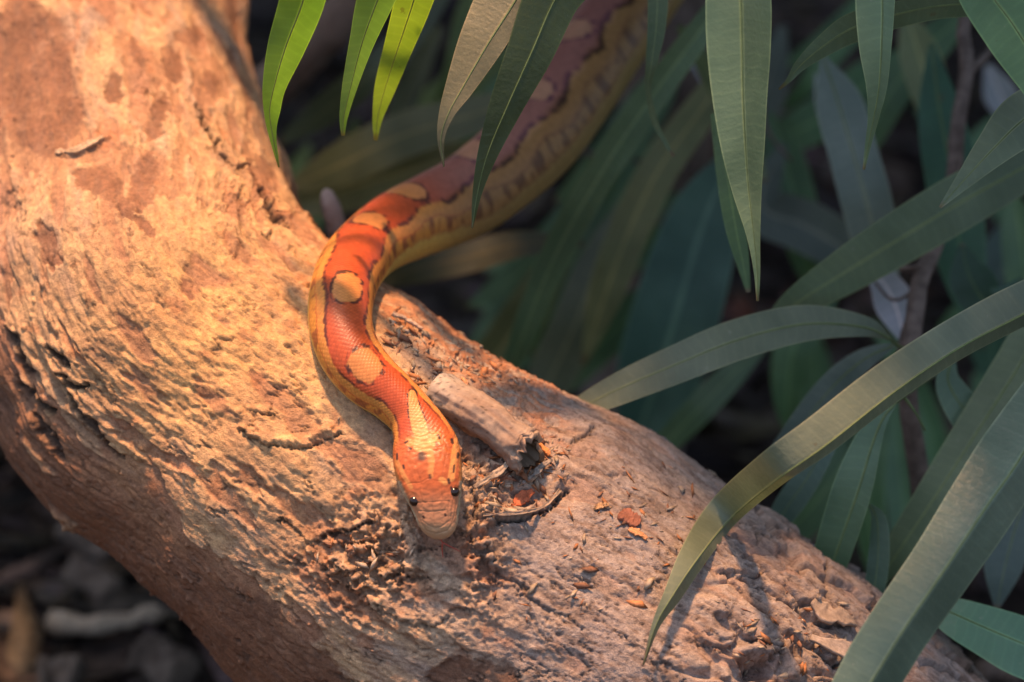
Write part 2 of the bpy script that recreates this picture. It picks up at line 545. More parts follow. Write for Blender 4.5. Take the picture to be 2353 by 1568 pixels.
def build_trunk():
    w_dense = 1.92                              # dense over +-110 degrees of the side that is in view
    th = np.concatenate([np.linspace(-w_dense, w_dense, NT - 60), np.linspace(w_dense, 2 * np.pi - w_dense, 62)[1:-1]])
    TH = np.broadcast_to(th[None], (NS, NT)).ravel()
    SI = np.repeat(np.arange(NS), NT)
    cs, sn = np.cos(TH)[:, None], np.sin(TH)[:, None]
    nrm = cs * ax_f[SI] + sn * ax_u[SI]
    R = AXR[SI]
    base = AXC[SI] + R[:, None] * nrm
    PX = c2px(base)
    front = (cs[:, 0] > -0.25)
    s = ax_s[SI]
    q = np.stack([s * 0.40, R * np.cos(TH), R * np.sin(TH)], -1)         # stretched along the grain
    q2 = np.stack([s * 0.12, R * np.cos(TH), R * np.sin(TH)], -1)
    p3 = base
    X, Y = PX[:, 0], PX[:, 1]
    # wobble for traced lines so that they do not read as drawn
    wobx = noise(p3 * 2.2 + 3) * 10 + noise(p3 * 7 + 8) * 7 + noise(p3 * 17 + 8) * 4
    woby = noise(p3 * 2.2 + 31) * 10 + noise(p3 * 7 + 81) * 7 + noise(p3 * 17 + 81) * 4
    PW = PX + np.stack([wobx, woby], -1)

    lump = 0.42 * fbm(p3 * 0.16 + 2, 3) + 0.11 * fbm(q * 0.55 + 7, 4)
    # region weights (photo px)
    upper = smooth(680, 330, Y - 0.15 * X)                                         # smooth trunk upper left
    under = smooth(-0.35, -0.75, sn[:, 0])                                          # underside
    right = smooth(1050, 1350, X)
    plates_w = smooth(1500, 1750, X + 0.4 * (Y - 1400))
    ridge_top = smooth(0.72, 0.9, sn[:, 0]) * smooth(820, 900, X) * smooth(1330, 1250, X)
    centre = np.exp(-(((X - 480) / 330) ** 2 + ((Y - 760) / 330) ** 2))
    rough_w = 0.35 + 0.65 * smooth(560, 760, X) * smooth(1250, 1050, X) * smooth(1040, 1160, Y)

    bare_t = tracedfield(PW, front, [(l, w, 1.0) for l, w in BARE], lambda d: smooth(1.25, 0.75, d))
    bare_t = np.clip(bare_t * (1 + 0.5 * fbm(p3 * 1.6 + 77, 4)), 0, 1)
    qs = np.stack([s * 0.5, q[:, 1], q[:, 2]], -1)
    n_cr = fbm(q * 0.95 + 11, 5)
    crust = smooth(-0.12, 0.02, n_cr + 0.16 * fbm(qs * 3.0 + 4, 3) + 0.16 - 0.75 * under - 0.16 * upper)
    crust = np.clip(crust - bare_t, 0, 1)
    n_cr2 = fbm(q * 1.9 + 40, 5)
    crust2 = smooth(0.02, 0.12, n_cr2 + 0.1 * fbm(p3 * 5, 2)) * crust

    streak = ridged(q2 * 1.6 + 5, 4) - 0.55
    peb = fbm(qs * 3.6 + 13, 5)
    peb_f = fbm(p3 * 11 + 3, 3)
    crk = np.abs(fbm(q * 1.25 + 60 + 0.15 * peb[:, None], 4))
    crkm = smooth(0.0, 0.35, fbm(p3 * 0.5 + 90, 3) + 0.12)
    crack = smooth(0.055, 0.0, crk) * crkm
    crk2 = np.abs(fbm(p3 * 1.7 + 120, 3))
    crack2 = smooth(0.04, 0.0, crk2) * smooth(0.1, 0.4, fbm(p3 * 0.7 + 70, 2))
    wq = np.stack([s * 0.62, R * np.cos(TH), R * np.sin(TH)], -1) * 0.95
    wq = wq + 0.35 * np.stack([noise(wq * 1.7), noise(wq * 1.7 + 33), noise(wq * 1.7 + 77)], -1)
    f1, f2, rid = worley(wq)
    gap = smooth(0.14, 0.02, f2 - f1)
    plate = (1 - gap) * (0.55 + 0.9 * rid) + 0.1 * (f1 - 0.5)
    g1, g2, gid = worley(p3 * 3.1 + 20)
    pit = smooth(0.36, 0.16, g1) * (gid > 0.84)
    nub = smooth(0.34, 0.1, g1) * (gid < 0.10)
    wq2 = np.stack([s * 0.62, R * np.cos(TH), R * np.sin(TH)], -1) * 2.1
    wq2 = wq2 + 0.4 * np.stack([noise(wq2 * 1.3 + 5), noise(wq2 * 1.3 + 43), noise(wq2 * 1.3 + 87)], -1)
    e1, e2, eid = worley(wq2)
    flk_h = smooth(0.02, 0.16, e2 - e1) * (0.3 + 0.9 * eid) - 0.5 * e1
    shred = ridged(np.stack([s * 0.5, q[:, 1], q[:, 2]], -1) * 2.4 + 21, 4)

    low_c = smooth(1180, 1300, Y)
    cr_t = (1 - 0.45 * low_c) * (0.75 + 0.5 * noise(p3 * 1.9 + 44)) * tracedfield(PW, front, [(l, w * .82, a) for l, w, a in CRACKS], lambda d: smooth(1.25, 0.25, d))
    lip = tracedfield(PW + np.array([3, 8]), front, CRACKS, lambda d: smooth(2.6, 0.8, d))
    rd_t = tracedfield(PW, front, RIDGES, lambda d: smooth(1.3, 0.1, d))

    fine = fbm(p3 * 24 + 5, 2)
    crk3 = np.abs(fbm(np.stack([s * 0.45, q[:, 1], q[:, 2]], -1) * 2.3 + 160, 4))
    crack3 = smooth(0.05, 0.0, crk3) * smooth(-0.1, 0.25, fbm(p3 * 0.9 + 170, 3))
    lowside = smooth(0.25, -0.35, sn[:, 0]) * (1 - right)
    h = lump
    h = h + (0.055 + 0.05 * lowside) * crust * (1 - 0.3 * upper) + 0.032 * crust2
    h = h + 0.055 * streak * (0.15 + 0.7 * upper + 0.6 * under)
    h = h + (0.012 + 0.055 * centre + 0.05 * rough_w * (1 - right)) * peb * (0.3 + 0.7 * crust) * (1 - 0.6 * upper)
    h = h + (0.006 + (0.008 + 0.007 * right) * crust * (1 - 0.6 * upper) * (0.5 + 0.5 * np.maximum(rough_w, right))) * peb_f + (0.006 + 0.005 * right) * fine * (1 - .5 * upper)
    h = h - 0.09 * crack * (1 - 0.5 * upper) - 0.03 * crack2 * crust * (1 - 0.6 * upper) - 0.06 * crack3 * (0.3 + 0.7 * right + .3 * rough_w)
    h = h + 0.055 * (flk_h - .3) * (1 - .75 * upper) * (0.45 + 0.55 * np.clip(rough_w + centre, 0, 1)) * (1 - .5 * right) * smooth(-.2, .3, fbm(p3 * .55 + 61, 3) + .15)
    h = h + plates_w * 0.30 * (plate - 0.5)
    h = h - 0.10 * pit * (1 - right) * (0.15 + 0.85 * smooth(-0.1, -0.4, sn[:, 0])) + 0.12 * nub * (0.2 + 0.8 * smooth(0.1, -0.3, sn[:, 0])) * (1 - right)
    h = h + ridge_top * 0.16 * (shred - 0.4)
    ledge = np.exp(-(((X - 120) / 190) ** 2 + ((Y - 930) / 150) ** 2)) * smooth(.1, -.1, sn[:, 0])
    h = h + ledge * (0.34 * (ridged(np.stack([s * .33, q[:, 1], q[:, 2]], -1) * 1.5 + 31, 4) - .55) + .06 * peb)
    # crumbled, broken crust left of and below the head
    crumb_w = np.exp(-(((X - 860) / 130) ** 2 + ((Y - 1290) / 110) ** 2)) + np.exp(-(((X - 1110) / 50) ** 2 + ((Y - 1270) / 110) ** 2)) + 0.5 * np.exp(-(((X - 1120) / 110) ** 2 + ((Y - 1080) / 70) ** 2))
    crumb = fbm(p3 * 3.0 + 51, 6, gain=.62)
    h = h + crumb_w * (0.30 * smooth(-0.08, 0.12, crumb) - 0.16 + 0.14 * crumb)
    # hollow behind the curled lip under the stub
    h = h - 0.35 * np.exp(-(((X - 1205) / 75) ** 2 + ((Y - 1150) / 22) ** 2)) + 0.22 * np.exp(-(((X - 1330) / 90) ** 2 + ((Y - 1060) / 60) ** 2))
    h = h - 0.9 * np.exp(-(((X - 1735) / 40) ** 2 + ((Y - 1545) / 26) ** 2)) + 0.25 * np.exp(-((np.hypot((X - 1735) / 75, (Y - 1550) / 50) - 1) / 0.35) ** 2)
    h = h - cr_t + 0.18 * lip + rd_t
    h = np.where(front, h, 0.42 * fbm(p3 * 0.16 + 2, 3) + 0.07 * streak + 0.1 * crust)
    v = base + nrm * h[:, None]

    # colour of the wood, with a light pool and some shade painted in
    lf = smooth(1250, 700, X)[:, None]  # bark more orange to the left, partly warm light painted in
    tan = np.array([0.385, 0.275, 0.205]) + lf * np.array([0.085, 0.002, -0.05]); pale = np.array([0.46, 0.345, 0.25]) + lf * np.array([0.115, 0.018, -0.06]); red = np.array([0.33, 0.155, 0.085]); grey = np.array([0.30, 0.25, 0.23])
    dark = np.array([0.17, 0.11, 0.08]); rust = np.array([0.42, 0.17, 0.075])
    n1 = fbm(p3 * 0.55 + 200, 4)[:, None]; n2 = fbm(q * 1.3 + 210, 4)[:, None]; n3 = fbm(p3 * 3.3 + 220, 4)[:, None]
    wood = red * (1 + 0.35 * n2) + (tan * np.array([1, .88, .78]) - red) * np.clip(0.25 + 0.9 * n1, 0, 0.8)
    cr = tan + (pale - tan) * np.clip(0.4 + 0.9 * n1 + 0.4 * n3, 0, 1)
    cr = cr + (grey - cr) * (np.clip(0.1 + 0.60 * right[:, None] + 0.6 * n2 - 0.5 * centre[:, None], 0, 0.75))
    lamp_pool = centre[:, None]
    cr = cr * (1 + lamp_pool * np.array([.10, .04, -.22]))  # yellow pool of lamp light painted into the bark colour
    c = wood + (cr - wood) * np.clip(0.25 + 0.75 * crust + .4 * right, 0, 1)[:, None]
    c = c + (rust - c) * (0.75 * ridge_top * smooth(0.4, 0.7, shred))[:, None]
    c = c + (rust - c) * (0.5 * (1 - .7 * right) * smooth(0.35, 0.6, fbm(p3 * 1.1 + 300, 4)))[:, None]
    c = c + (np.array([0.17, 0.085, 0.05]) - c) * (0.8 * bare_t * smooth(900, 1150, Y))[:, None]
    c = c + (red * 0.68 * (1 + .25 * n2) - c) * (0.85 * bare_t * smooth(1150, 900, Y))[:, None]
    c = c + (np.array([0.19, 0.082, 0.04]) - c) * (0.85 * smooth(-0.45, -0.8, sn[:, 0]) * (1 - 0.6 * crust))[:, None]  # bare red-brown underside wood, darkened further to paint its shade
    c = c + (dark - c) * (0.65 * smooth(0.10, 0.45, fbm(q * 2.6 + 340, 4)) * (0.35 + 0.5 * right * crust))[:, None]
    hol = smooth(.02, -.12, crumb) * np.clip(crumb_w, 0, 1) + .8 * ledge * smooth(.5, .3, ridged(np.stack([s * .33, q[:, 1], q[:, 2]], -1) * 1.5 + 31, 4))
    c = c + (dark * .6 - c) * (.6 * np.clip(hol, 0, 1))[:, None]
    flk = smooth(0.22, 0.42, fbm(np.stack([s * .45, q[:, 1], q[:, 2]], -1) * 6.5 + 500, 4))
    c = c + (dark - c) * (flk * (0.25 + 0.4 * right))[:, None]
    c = c + (dark * 0.35 - c) * np.clip(cr_t * 4, 0, 0.9)[:, None]  # dirt plus painted shade in the traced cracks
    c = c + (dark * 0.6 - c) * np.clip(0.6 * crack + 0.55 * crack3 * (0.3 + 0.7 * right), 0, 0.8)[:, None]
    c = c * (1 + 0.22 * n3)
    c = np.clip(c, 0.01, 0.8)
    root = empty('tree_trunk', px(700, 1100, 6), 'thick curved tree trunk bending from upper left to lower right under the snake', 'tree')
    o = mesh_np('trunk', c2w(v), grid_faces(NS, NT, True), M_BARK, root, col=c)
    return root, v, front, nrm
TRUNK, TRUNK_V, TRUNK_FRONT, TRUNK_N = build_trunk()
_tf = np.where(TRUNK_FRONT & (TRUNK_N[:, 2] < 0.25))[0][::3]
_tp = c2px(TRUNK_V[_tf]); _tv = TRUNK_V[_tf]; _tn = TRUNK_N[_tf]

def on_trunk(x, y, lift=0.0):
    """the trunk's surface point (camera space) seen at a photo pixel, and its normal"""
    d = np.hypot(_tp[:, 0] - x, _tp[:, 1] - y)
    k = np.argsort(d)[:12]
    k = k[np.argsort(_tv[k, 2])][:6]
    i = k[np.argmin(d[k])]
    n = _tn[i]
    return _tv[i] + n * lift, n

# ------------------------------------------------------------------ broken stub on the trunk
def build_stub():
    a, na = on_trunk(1005, 905); b, nb = on_trunk(1205, 1065)
    P0 = a + na * 0.05; P1 = b + nb * 0.55
    n = 70; m = 56
    t = np.linspace(0, 1, n)
    mid = P0[None] + (P1 - P0)[None] * t[:, None] + (na * 0.25)[None] * np.sin(t * np.pi)[:, None]
    r = (0.57 + 0.05 * np.sin(t * 5)) * (0.8 + 0.2 * smooth(0.0, 0.35, t)) * (1 + 0.25 * smooth(.7, .95, t)) * (1 + 0.5 * smooth(.22, 0, t))
    tt = unit(np.gradient(mid, axis=0))
    up = unit(na[None] - (tt @ na)[:, None] * tt); sd = np.cross(tt, up)
    th = np.linspace(0, 2 * np.pi, m, endpoint=False)
    outer = mid[:, None] + r[:, None, None] * (np.cos(th)[None, :, None] * up[:, None] + np.sin(th)[None, :, None] * sd[:, None])
    flat = outer.reshape(-1, 3)
    T = np.repeat(t, m); TH = np.tile(th, n)
    q = np.stack([T * 1.2, np.cos(TH), np.sin(TH)], -1)
    hh = 0.10 * (ridged(np.stack([T * .5, np.cos(TH), np.sin(TH)], -1) * 2.0 + 3, 4) - .5) + 0.09 * fbm(flat * 1.6, 4) + 0.16 * fbm(flat * 5, 3) * smooth(.72, 1, T)
    nr = unit(flat - np.repeat(mid, m, 0))
    flat = flat + nr * hh[:, None] + np.repeat(tt, m, 0) * (smooth(.8, 1, T) * (-0.34 * np.cos(TH) + 0.42 * fbm(np.stack([np.cos(TH), np.sin(TH), 0 * TH], -1) * 2.4 + 5, 3)))[:, None]
    tan = np.array([0.36, 0.27, 0.20]); br = np.array([0.20, 0.12, 0.085]); pl = np.array([0.45, 0.36, 0.28])
    n2 = fbm(q * 1.6 + 9, 4)
    c = br + (tan - br) * np.clip(0.55 + 0.8 * n2, 0, 1)[:, None]
    c = c + (pl - c) * (smooth(0.35, 0.0, T) * smooth(-.2, .3, np.cos(TH)))[:, None]
    speck = smooth(0.62, 0.75, fbm(flat * 9 + 4, 2) + 0.5 * smooth(0.4, 0, T) * 0.6)
    c = c * (1 - 0.6 * speck)[:, None]
    f = grid_faces(n, m, True)
    # hollow: a second skin going back inside from the rim
    d = 22
    inner = []
    for k in range(d):
        rr = 0.74 - 0.12 * (k / d)
        j = n - 1 - int(k * 1.0)
        ring = mid[j] + (flat.reshape(n, m, 3)[n - 1] - mid[n - 1]) * rr - tt[n - 1] * 0.02
        inner.append(ring)
    inner = np.vstack(inner)
    v = np.vstack([flat, inner])
    f2 = grid_faces(d, m, True)[:, ::-1] + n * m
    j = np.arange(m); j2 = (j + 1) % m
    rim = np.stack([(n - 1) * m + j, (n - 1) * m + j2, n * m + j2, n * m + j], -1)
    back = np.stack([n * m + (d - 1) * m + np.array([0, m // 4, m // 2, 3 * m // 4])], 0)
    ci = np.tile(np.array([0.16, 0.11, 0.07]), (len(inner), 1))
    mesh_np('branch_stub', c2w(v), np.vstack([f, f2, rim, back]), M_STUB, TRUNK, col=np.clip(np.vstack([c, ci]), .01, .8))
build_stub()

def flake(name, pts, width, thick, parent, colr, curl=0.15, label=None, cat=None, group=None, lift=0.05, mat=None, seed=0):
    """a splinter or curled flap of bark: bent strip with ragged outline, thickness and grain; pts = photo px on the trunk with lift"""
    cp = []
    for x, y, l in pts:
        p_, n_ = on_trunk(x, y)
        cp.append(np.concatenate([p_ + n_ * (l + lift), n_]))
    n = 26; m = 9
    sp = spline(np.array(cp), n)
    c, nn = sp[:, :3], unit(sp[:, 3:6])
    t = unit(np.gradient(c, axis=0)); side = np.cross(t, nn)
    tt = np.linspace(0, 1, n)
    rng = np.random.default_rng(seed)
    wl = width * (0.25 + 0.75 * np.sin(np.pi * np.clip(tt * .9 + .06, 0, 1)) ** .6) * (1 + .25 * np.interp(np.linspace(0, 9, n), np.arange(10), rng.normal(size=10)))
    u = np.linspace(-1, 1, m)
    top = c[:, None] + wl[:, None, None] * u[None, :, None] * side[:, None] + (curl * width * (u ** 2))[None, :, None] * nn[:, None]
    top = top + 0.02 * rng.normal(size=(n, m, 1)) * nn[:, None]
    bot = top - thick * nn[:, None]
    v = np.concatenate([top.reshape(-1, 3), bot.reshape(-1, 3)])
    f = grid_faces(n, m)
    per = np.concatenate([np.arange(m), np.arange(1, n) * m + m - 1, (n - 1) * m + np.arange(m - 2, -1, -1), np.arange(n - 2, 0, -1) * m])
    pn = np.roll(per, -1)
    k = n * m
    rim = np.stack([per, pn, pn + k, per + k], -1)
    F = np.vstack([f[:, ::-1], f + k, rim])
    col = np.tile(np.array(colr), (len(v), 1)) * (1 + 0.25 * fbm(v * 3 + seed, 3))[:, None]
    if parent is None:
        root_c = c[n // 2]
        o = mesh_np(name, c2w(v), F, mat or M_CHIP, None, col=np.clip(col, .01, .9), smooth_=False)
        # origin at the chip itself
        mid = Vector(c2w(root_c) * S)
        o.data.transform(Matrix.Translation(-mid)); o.location = mid
        tag(o, label, cat, group)
    else:
        o = mesh_np(name, c2w(v), F, mat or M_CHIP, parent, col=np.clip(col, .01, .9), smooth_=False)
    return o

tanw = (0.52, 0.41, 0.30)
# flaps of bark that belong to the trunk
flake('bark_flap', [(1085, 1120, .02), (1120, 1100, .12), (1150, 1080, .28), (1175, 1060, .5)], .10, .05, TRUNK, (0.40, 0.31, 0.23), seed=1)
flake('bark_flap', [(1195, 1120, .08), (1220, 1100, .2), (1245, 1080, .25), (1262, 1066, .15)], .08, .05, TRUNK, (0.30, 0.25, 0.21), seed=2)
flake('bark_flap', [(1105, 1182, .05), (1150, 1192, .12), (1205, 1188, .14), (1250, 1165, .1), (1290, 1125, .0)], .075, .05, TRUNK, (0.34, 0.26, 0.20), seed=3)
flake('bark_flap', [(1860, 1385, .02), (1890, 1415, .14), (1935, 1420, .16), (1960, 1432, .05)], .34, .12, TRUNK, (0.38, 0.29, 0.22), seed=4, curl=.05)
flake('bark_flap', [(1860, 1465, .02), (1910, 1490, .12), (1970, 1512, .12), (2010, 1530, .05)], .24, .1, TRUNK, (0.36, 0.29, 0.24), seed=5, curl=.1)
flake('bark_flap', [(128, 352, .0), (170, 347, .03), (215, 330, .03), (240, 315, -.02)], .10, .10, TRUNK, (0.50, 0.36, 0.23), seed=6)

# loose chips lying on the trunk
flake('wood_chip', [(1425, 1175, .05), (1445, 1190, .1), (1472, 1205, .1)], .26, .12, None, (0.30, 0.12, 0.075), .02, 'dark red-brown oval chip of bark lying on the trunk left of the long olive leaf', 'wood chip', 'wood chips lying on the trunk', seed=11)
flake('wood_chip', [(1445, 1215, .03), (1465, 1228, .08), (1487, 1240, .05)], .1, .05, None, (0.62, 0.30, 0.14), .05, 'thin orange wood splinter just below the dark oval chip', 'wood chip', 'wood chips lying on the trunk', seed=12)
flake('wood_chip', [(1175, 1165, .08), (1200, 1150, .16), (1228, 1135, .12)], .16, .08, None, (0.45, 0.13, 0.06), .02, 'bright red-orange chip in the hollow below the hollow stub', 'wood chip', 'wood chips lying on the trunk', seed=13)
flake('wood_chip', [(1240, 1022, .1), (1250, 1040, .12), (1262, 1052, .1)], .09, .07, None, (0.60, 0.24, 0.09), .02, 'narrow orange splinter standing at the right of the hollow stub', 'wood chip', 'wood chips lying on the trunk', seed=14)
flake('wood_chip', [(1362, 1170, .03), (1380, 1163, .08), (1398, 1160, .04)], .09, .06, None, (0.42, 0.26, 0.14), .02, 'small tan crumb of bark left of the dark oval chip', 'wood chip', 'wood chips lying on the trunk', seed=15)
flake('wood_chip', [(1060, 875, .15), (1063, 895, .25), (1068, 915, .15)], .07, .06, None, (0.62, 0.30, 0.15), .02, 'upright orange splinter on the shredded bark right of the snake neck', 'wood chip', 'wood chips lying on the trunk', seed=16)
flake('wood_chip', [(895, 728, .2), (925, 742, .25), (965, 765, .2)], .09, .08, None, (0.45, 0.33, 0.25), .02, 'pale brown twig fragment on the ridge right of the snake body', 'wood chip', 'wood chips lying on the trunk', seed=17)

def crumbs():
    """thin fibrous scraps, grit and crumbs caught on the bark: nobody could count them"""
    rng = np.random.default_rng(77)
    spots = [((1160, 1090), (80, 45), 60), ((1250, 1050), (45, 45), 70), ((1060, 840), (130, 70), 230), ((930, 760), (50, 40), 70), ((1190, 1150), (70, 22), 25), ((1500, 1180), (150, 90), 70),
             ((850, 1270), (110, 60), 35), ((1800, 1470), (170, 80), 110), ((1350, 1350), (200, 110), 30)]
    V = []; F = []; Cc = []; b = 0
    for (cx, cy), (sx, sy), n in spots:
        for _ in range(n):
            x, y = rng.normal(cx, sx * .6), rng.normal(cy, sy * .6)
            if min(np.hypot(x - 990, y - 1080), np.hypot(x - 960, y - 980), np.hypot(x - 1005, y - 1180)) < 78 or np.hypot(x - 800, y - 720) < 95: continue
            p, nn = on_trunk(x, y)
            if np.hypot(*(c2px(p[None])[0] - (x, y))) > 12: continue
            a = rng.uniform(0, 6.28)
            t1 = unit(np.cross(nn, [0.3, .5, .8])); t2 = np.cross(nn, t1)
            d = t1 * math.cos(a) + t2 * math.sin(a) + nn * rng.normal() * .18
            e = np.cross(nn, d) + nn * rng.normal() * .3
            l = rng.uniform(.04, .2) * rng.choice([1, 1, 1.8]); w = l * rng.uniform(.12, .45); h = w * rng.uniform(.4, .9)
            c = p + nn * h * rng.uniform(.2, 1.2)
            V += [c - d * l, c - d * l * .3 + e * w, c + d * l, c + d * l * .2 - e * w, c - d * l * .1 + nn * h, c - d * l * .1 - nn * h]
            F += [(b, b + 1, b + 4), (b + 1, b + 2, b + 4), (b + 2, b + 3, b + 4), (b + 3, b, b + 4), (b + 1, b, b + 5), (b + 2, b + 1, b + 5), (b + 3, b + 2, b + 5), (b, b + 3, b + 5)]
            col = np.array([(0.44, 0.19, 0.085), (0.38, 0.29, 0.21), (0.26, 0.13, 0.08), (0.46, 0.36, 0.26)][rng.integers(4)]) * rng.uniform(.7, 1.15)
            Cc += [col] * 6; b += 6
    o = mesh_np('bark_crumbs', c2w(np.array(V)), np.array(F), M_CHIP, TRUNK, col=np.array(Cc), smooth_=False)
    o['kind'] = 'stuff'
crumbs()

# ------------------------------------------------------------------ snake
#        px x, y, half width px, depth or None (rest on the trunk), dorsal direction (right, up, towards camera), contact (0..1)
SN = [(1640, -260, 92, 21, (-.55, .70, .45)), (1560, -140, 94, 19, (-.55, .70, .45)), (1478, -20, 98, 17, (-.55, .70, .45)), (1385, 112, 104, 15, (-.55, .70, .42)), (1308, 226, 106, 13.4, (-.5, .74, .42)),
      (1225, 335, 106, 12, (-.45, .78, .42)), (1100, 440, 102, 10.6, (-.35, .80, .48)), (1010, 487, 97, 9.6, (-.25, .8, .55)), (925, 523, 90, 8.2, (-.15, .72, .68)), (855, 565, 80, 6.3, (-.1, .55, .84)),
      (808, 615, 77, 4.6, (.08, .36, .93)), (785, 680, 76, None, (0.2, .2, .95)), (783, 750, 74, None, (.24, .2, .94)), (805, 815, 72, None, (.18, .27, .94)),
      (848, 868, 68, None, (.0, .3, .95)), (902, 912, 60, None, (0, .35, .93)), (945, 955, 57, None, (.05, .38, .92)), (966, 992, 65, None, (.02, .4, .91)), (978, 1030, 76, None, (-.06, .48, .87)),
      (984, 1072, 78, None, (-.10, .56, .82)), (993, 1115, 71, None, (-.10, .56, .82)), (1001, 1155, 59, None, (-.10, .56, .82)), (1006, 1190, 49, None, (-.10, .56, .82)), (1009, 1215, 43, None, (-.10, .56, .82)), (1010, 1240, 37, None, (-.10, .56, .82))]
AXS = AXC[::6]; AXRS = AXR[::6]
def rest_depth(x, y, r_px, fac):
    zz = np.linspace(D - 6, D + 14, 400)
    ray = np.stack([(x - 1176.5) * K * zz, (784 - y) * K * zz, zz], -1)
    dist = np.linalg.norm(ray[:, None] - AXS[None], axis=2) - AXRS[None]
    dm = dist.min(1)
    need = fac * r_px * K * D
    ok = np.where(dm <= need)[0]
    return zz[ok[0]] - D if len(ok) else 5.0

def build_snake():
    rows = []
    for x, y, hw, dz, dv in SN:
        if dz is None:
            lift = 0.98 if y < 900 else (1.0 if y < 1000 else 1.1 + 0.0036 * max(0, y - 1060))
            dz = rest_depth(x, y, hw, lift) 
        p = px(x, y, dz)
        rows.append(np.concatenate([p, [hw * K * (D + dz)], [dv[0], dv[1], -dv[2]]]))
    rows = np.array(rows)
    # even out the resting depths a little
    z = rows[:, 2].copy()
    for _ in range(3):
        z[10:-1] = 0.25 * z[9:-2] + 0.5 * z[10:-1] + 0.25 * z[11:]
    for k in range(len(rows)):
        f = z[k] / rows[k, 2]; rows[k, :2] *= f; rows[k, 2] = z[k]
    N, M = 1900, 208
    sp = spline(rows, N)
    s = np.concatenate([[0], np.cumsum(np.linalg.norm(np.diff(sp[:, :3], axis=0), axis=1))])
    L = s[-1]
    # denser near the snout
    si = L * (1 - (1 - np.linspace(0, 1, N)) ** 1.12)
    si[-60:] = np.linspace(si[-60], L, 60)
    sp = np.stack([np.interp(si, s, sp[:, j]) for j in range(7)], -1)
    s = si
    C = sp[:, :3]; W = sp[:, 3]; Dv = sp[:, 4:7]
    t = unit(np.gradient(C, axis=0))
    # smooth tangent
    for _ in range(40):
        t[1:-1] = unit(0.25 * t[:-2] + 0.5 * t[1:-1] + 0.25 * t[2:])
    up = unit(Dv - np.sum(Dv * t, 1)[:, None] * t)
    side = np.cross(up, t)
    if side[N // 2, 0] > 0: pass
    PC = c2px(C)
    s_at = lambda x, y: s[np.argmin((PC[:, 0] - x) ** 2 + (PC[:, 1] - y) ** 2)]
    PD = c2px(C + up * (W * 0.95)[:, None])
    d_at = lambda x, y: s[np.argmin((PD[:, 0] - x) ** 2 + (PD[:, 1] - y) ** 2)]
    s_neck, s_jaw, s_eye = s_at(945, 955), s_at(984, 1072), s_at(997, 1137)
    sh = (s - s_neck) / (L - s_neck)                  # 0..1 along the head
    hd = smooth(-0.05, 0.35, sh)
    # rounded snout
    e = np.clip((L - s) / 0.58, 0, 1)
    cap = np.sqrt(np.clip(1 - (1 - e) ** 2.2, 0, 1))
    a_up = W * (1.0 - 0.36 * hd - 0.12 * smooth(.6, 1, sh)) * cap
    a_dn = W * (0.86 - 0.18 * hd) * (0.3 + 0.7 * cap)
    a_dn = np.where(cap < 1, W * (0.86 - 0.34 * hd) * cap, W * (0.86 - 0.34 * hd))
    Wc = W * (0.45 + 0.55 * cap) * np.where(e > 0, 1, 0)
    Wc = np.where(e < 1, W * cap ** 0.8, W)
    nexp = 2.05 + 0.75 * hd
    th = np.linspace(-np.pi, np.pi, M, endpoint=False)      # 0 = dorsal line
    ct, st = np.cos(th)[None], np.sin(th)[None]
    x_ = np.sign(st) * np.abs(st) ** (2 / nexp[:, None])
    y_ = np.sign(ct) * np.abs(ct) ** (2 / nexp[:, None])
    x_ = np.where(y_ < 0, x_ * (1 - 0.20 * hd[:, None] * np.abs(y_) ** .6), x_)
    hgt = np.where(y_ > 0, a_up[:, None], a_dn[:, None])
    V = C[:, None] + Wc[:, None, None] * x_[..., None] * side[:, None] + (hgt * y_)[..., None] * up[:, None]
    V = V.reshape(-1, 3)
    SS = np.repeat(s, M); A = np.tile(th, N) / np.pi          # -1..1
    Wr = np.repeat(W, M); SH = np.repeat(sh, M); HD = np.repeat(hd, M)
    CAPr = np.repeat(cap, M)
    nr = unit((x_ / Wc.clip(.02)[:, None])[..., None] * side[:, None] + (y_ / np.maximum(hgt, .02))[..., None] * up[:, None]).reshape(-1, 3)
    nr = unit(nr + np.repeat(t, M, 0) * (0.9 * (1 - CAPr))[:, None])
    PX = c2px(V)
    facing = nr[:, 2] < 0.15
    # scales: diamond lattice, keeled a touch
    rows_n = 33
    bw = 1.0
    sl = SS / 0.125
    aa = A * rows_n / 2
    p1 = (sl + aa) ; p2 = (sl - aa)
    d1 = np.abs(p1 - np.round(p1)); d2 = np.abs(p2 - np.round(p2))
    edge = np.minimum(d1, d2)
    fr1 = p1 - np.floor(p1); fr2 = p2 - np.floor(p2)
    dome = smooth(0.0, 0.22, edge)
    slope = 1 - (fr1 + fr2) / 2                             # each scale rises to its free rear end
    body_w = 1 - smooth(0.28, 0.42, SH)
    belly = smooth(0.62, 0.70, np.abs(A))
    disp = 0.010 * (dome * (0.55 + 0.6 * slope) - 0.8) * body_w * (1 - 0.7 * belly)
    cid = (np.floor(p1).astype(int) * 73 + np.floor(p2).astype(int) * 131) & 255
    rv = np.random.default_rng(8).random(256)[cid]

    # ---- colours (the skin's own, plus painted shade and sheen on the rear body)
    orange = np.array([0.46, 0.088, 0.026]); redo = np.array([0.50, 0.080, 0.028]); tan = np.array([0.60, 0.235, 0.068]); yel = np.array([0.74, 0.38, 0.055])
    cream = np.array([0.58, 0.42, 0.13]); black = np.array([0.03, 0.018, 0.016]); brown = np.array([0.26, 0.075, 0.03]); far_shade_red = np.array([0.33, 0.085, 0.045])
    arc = A * np.pi * Wr                                    # cm from the dorsal line
    wn_ = noise(np.stack([SS * 1.6, A * 3, 0 * A], -1) + 4); wf = noise(np.stack([SS * 5, A * 9, 0 * A], -1) + 14)
    rear0 = smooth(d_at(900, 470), d_at(1040, 375), SS)
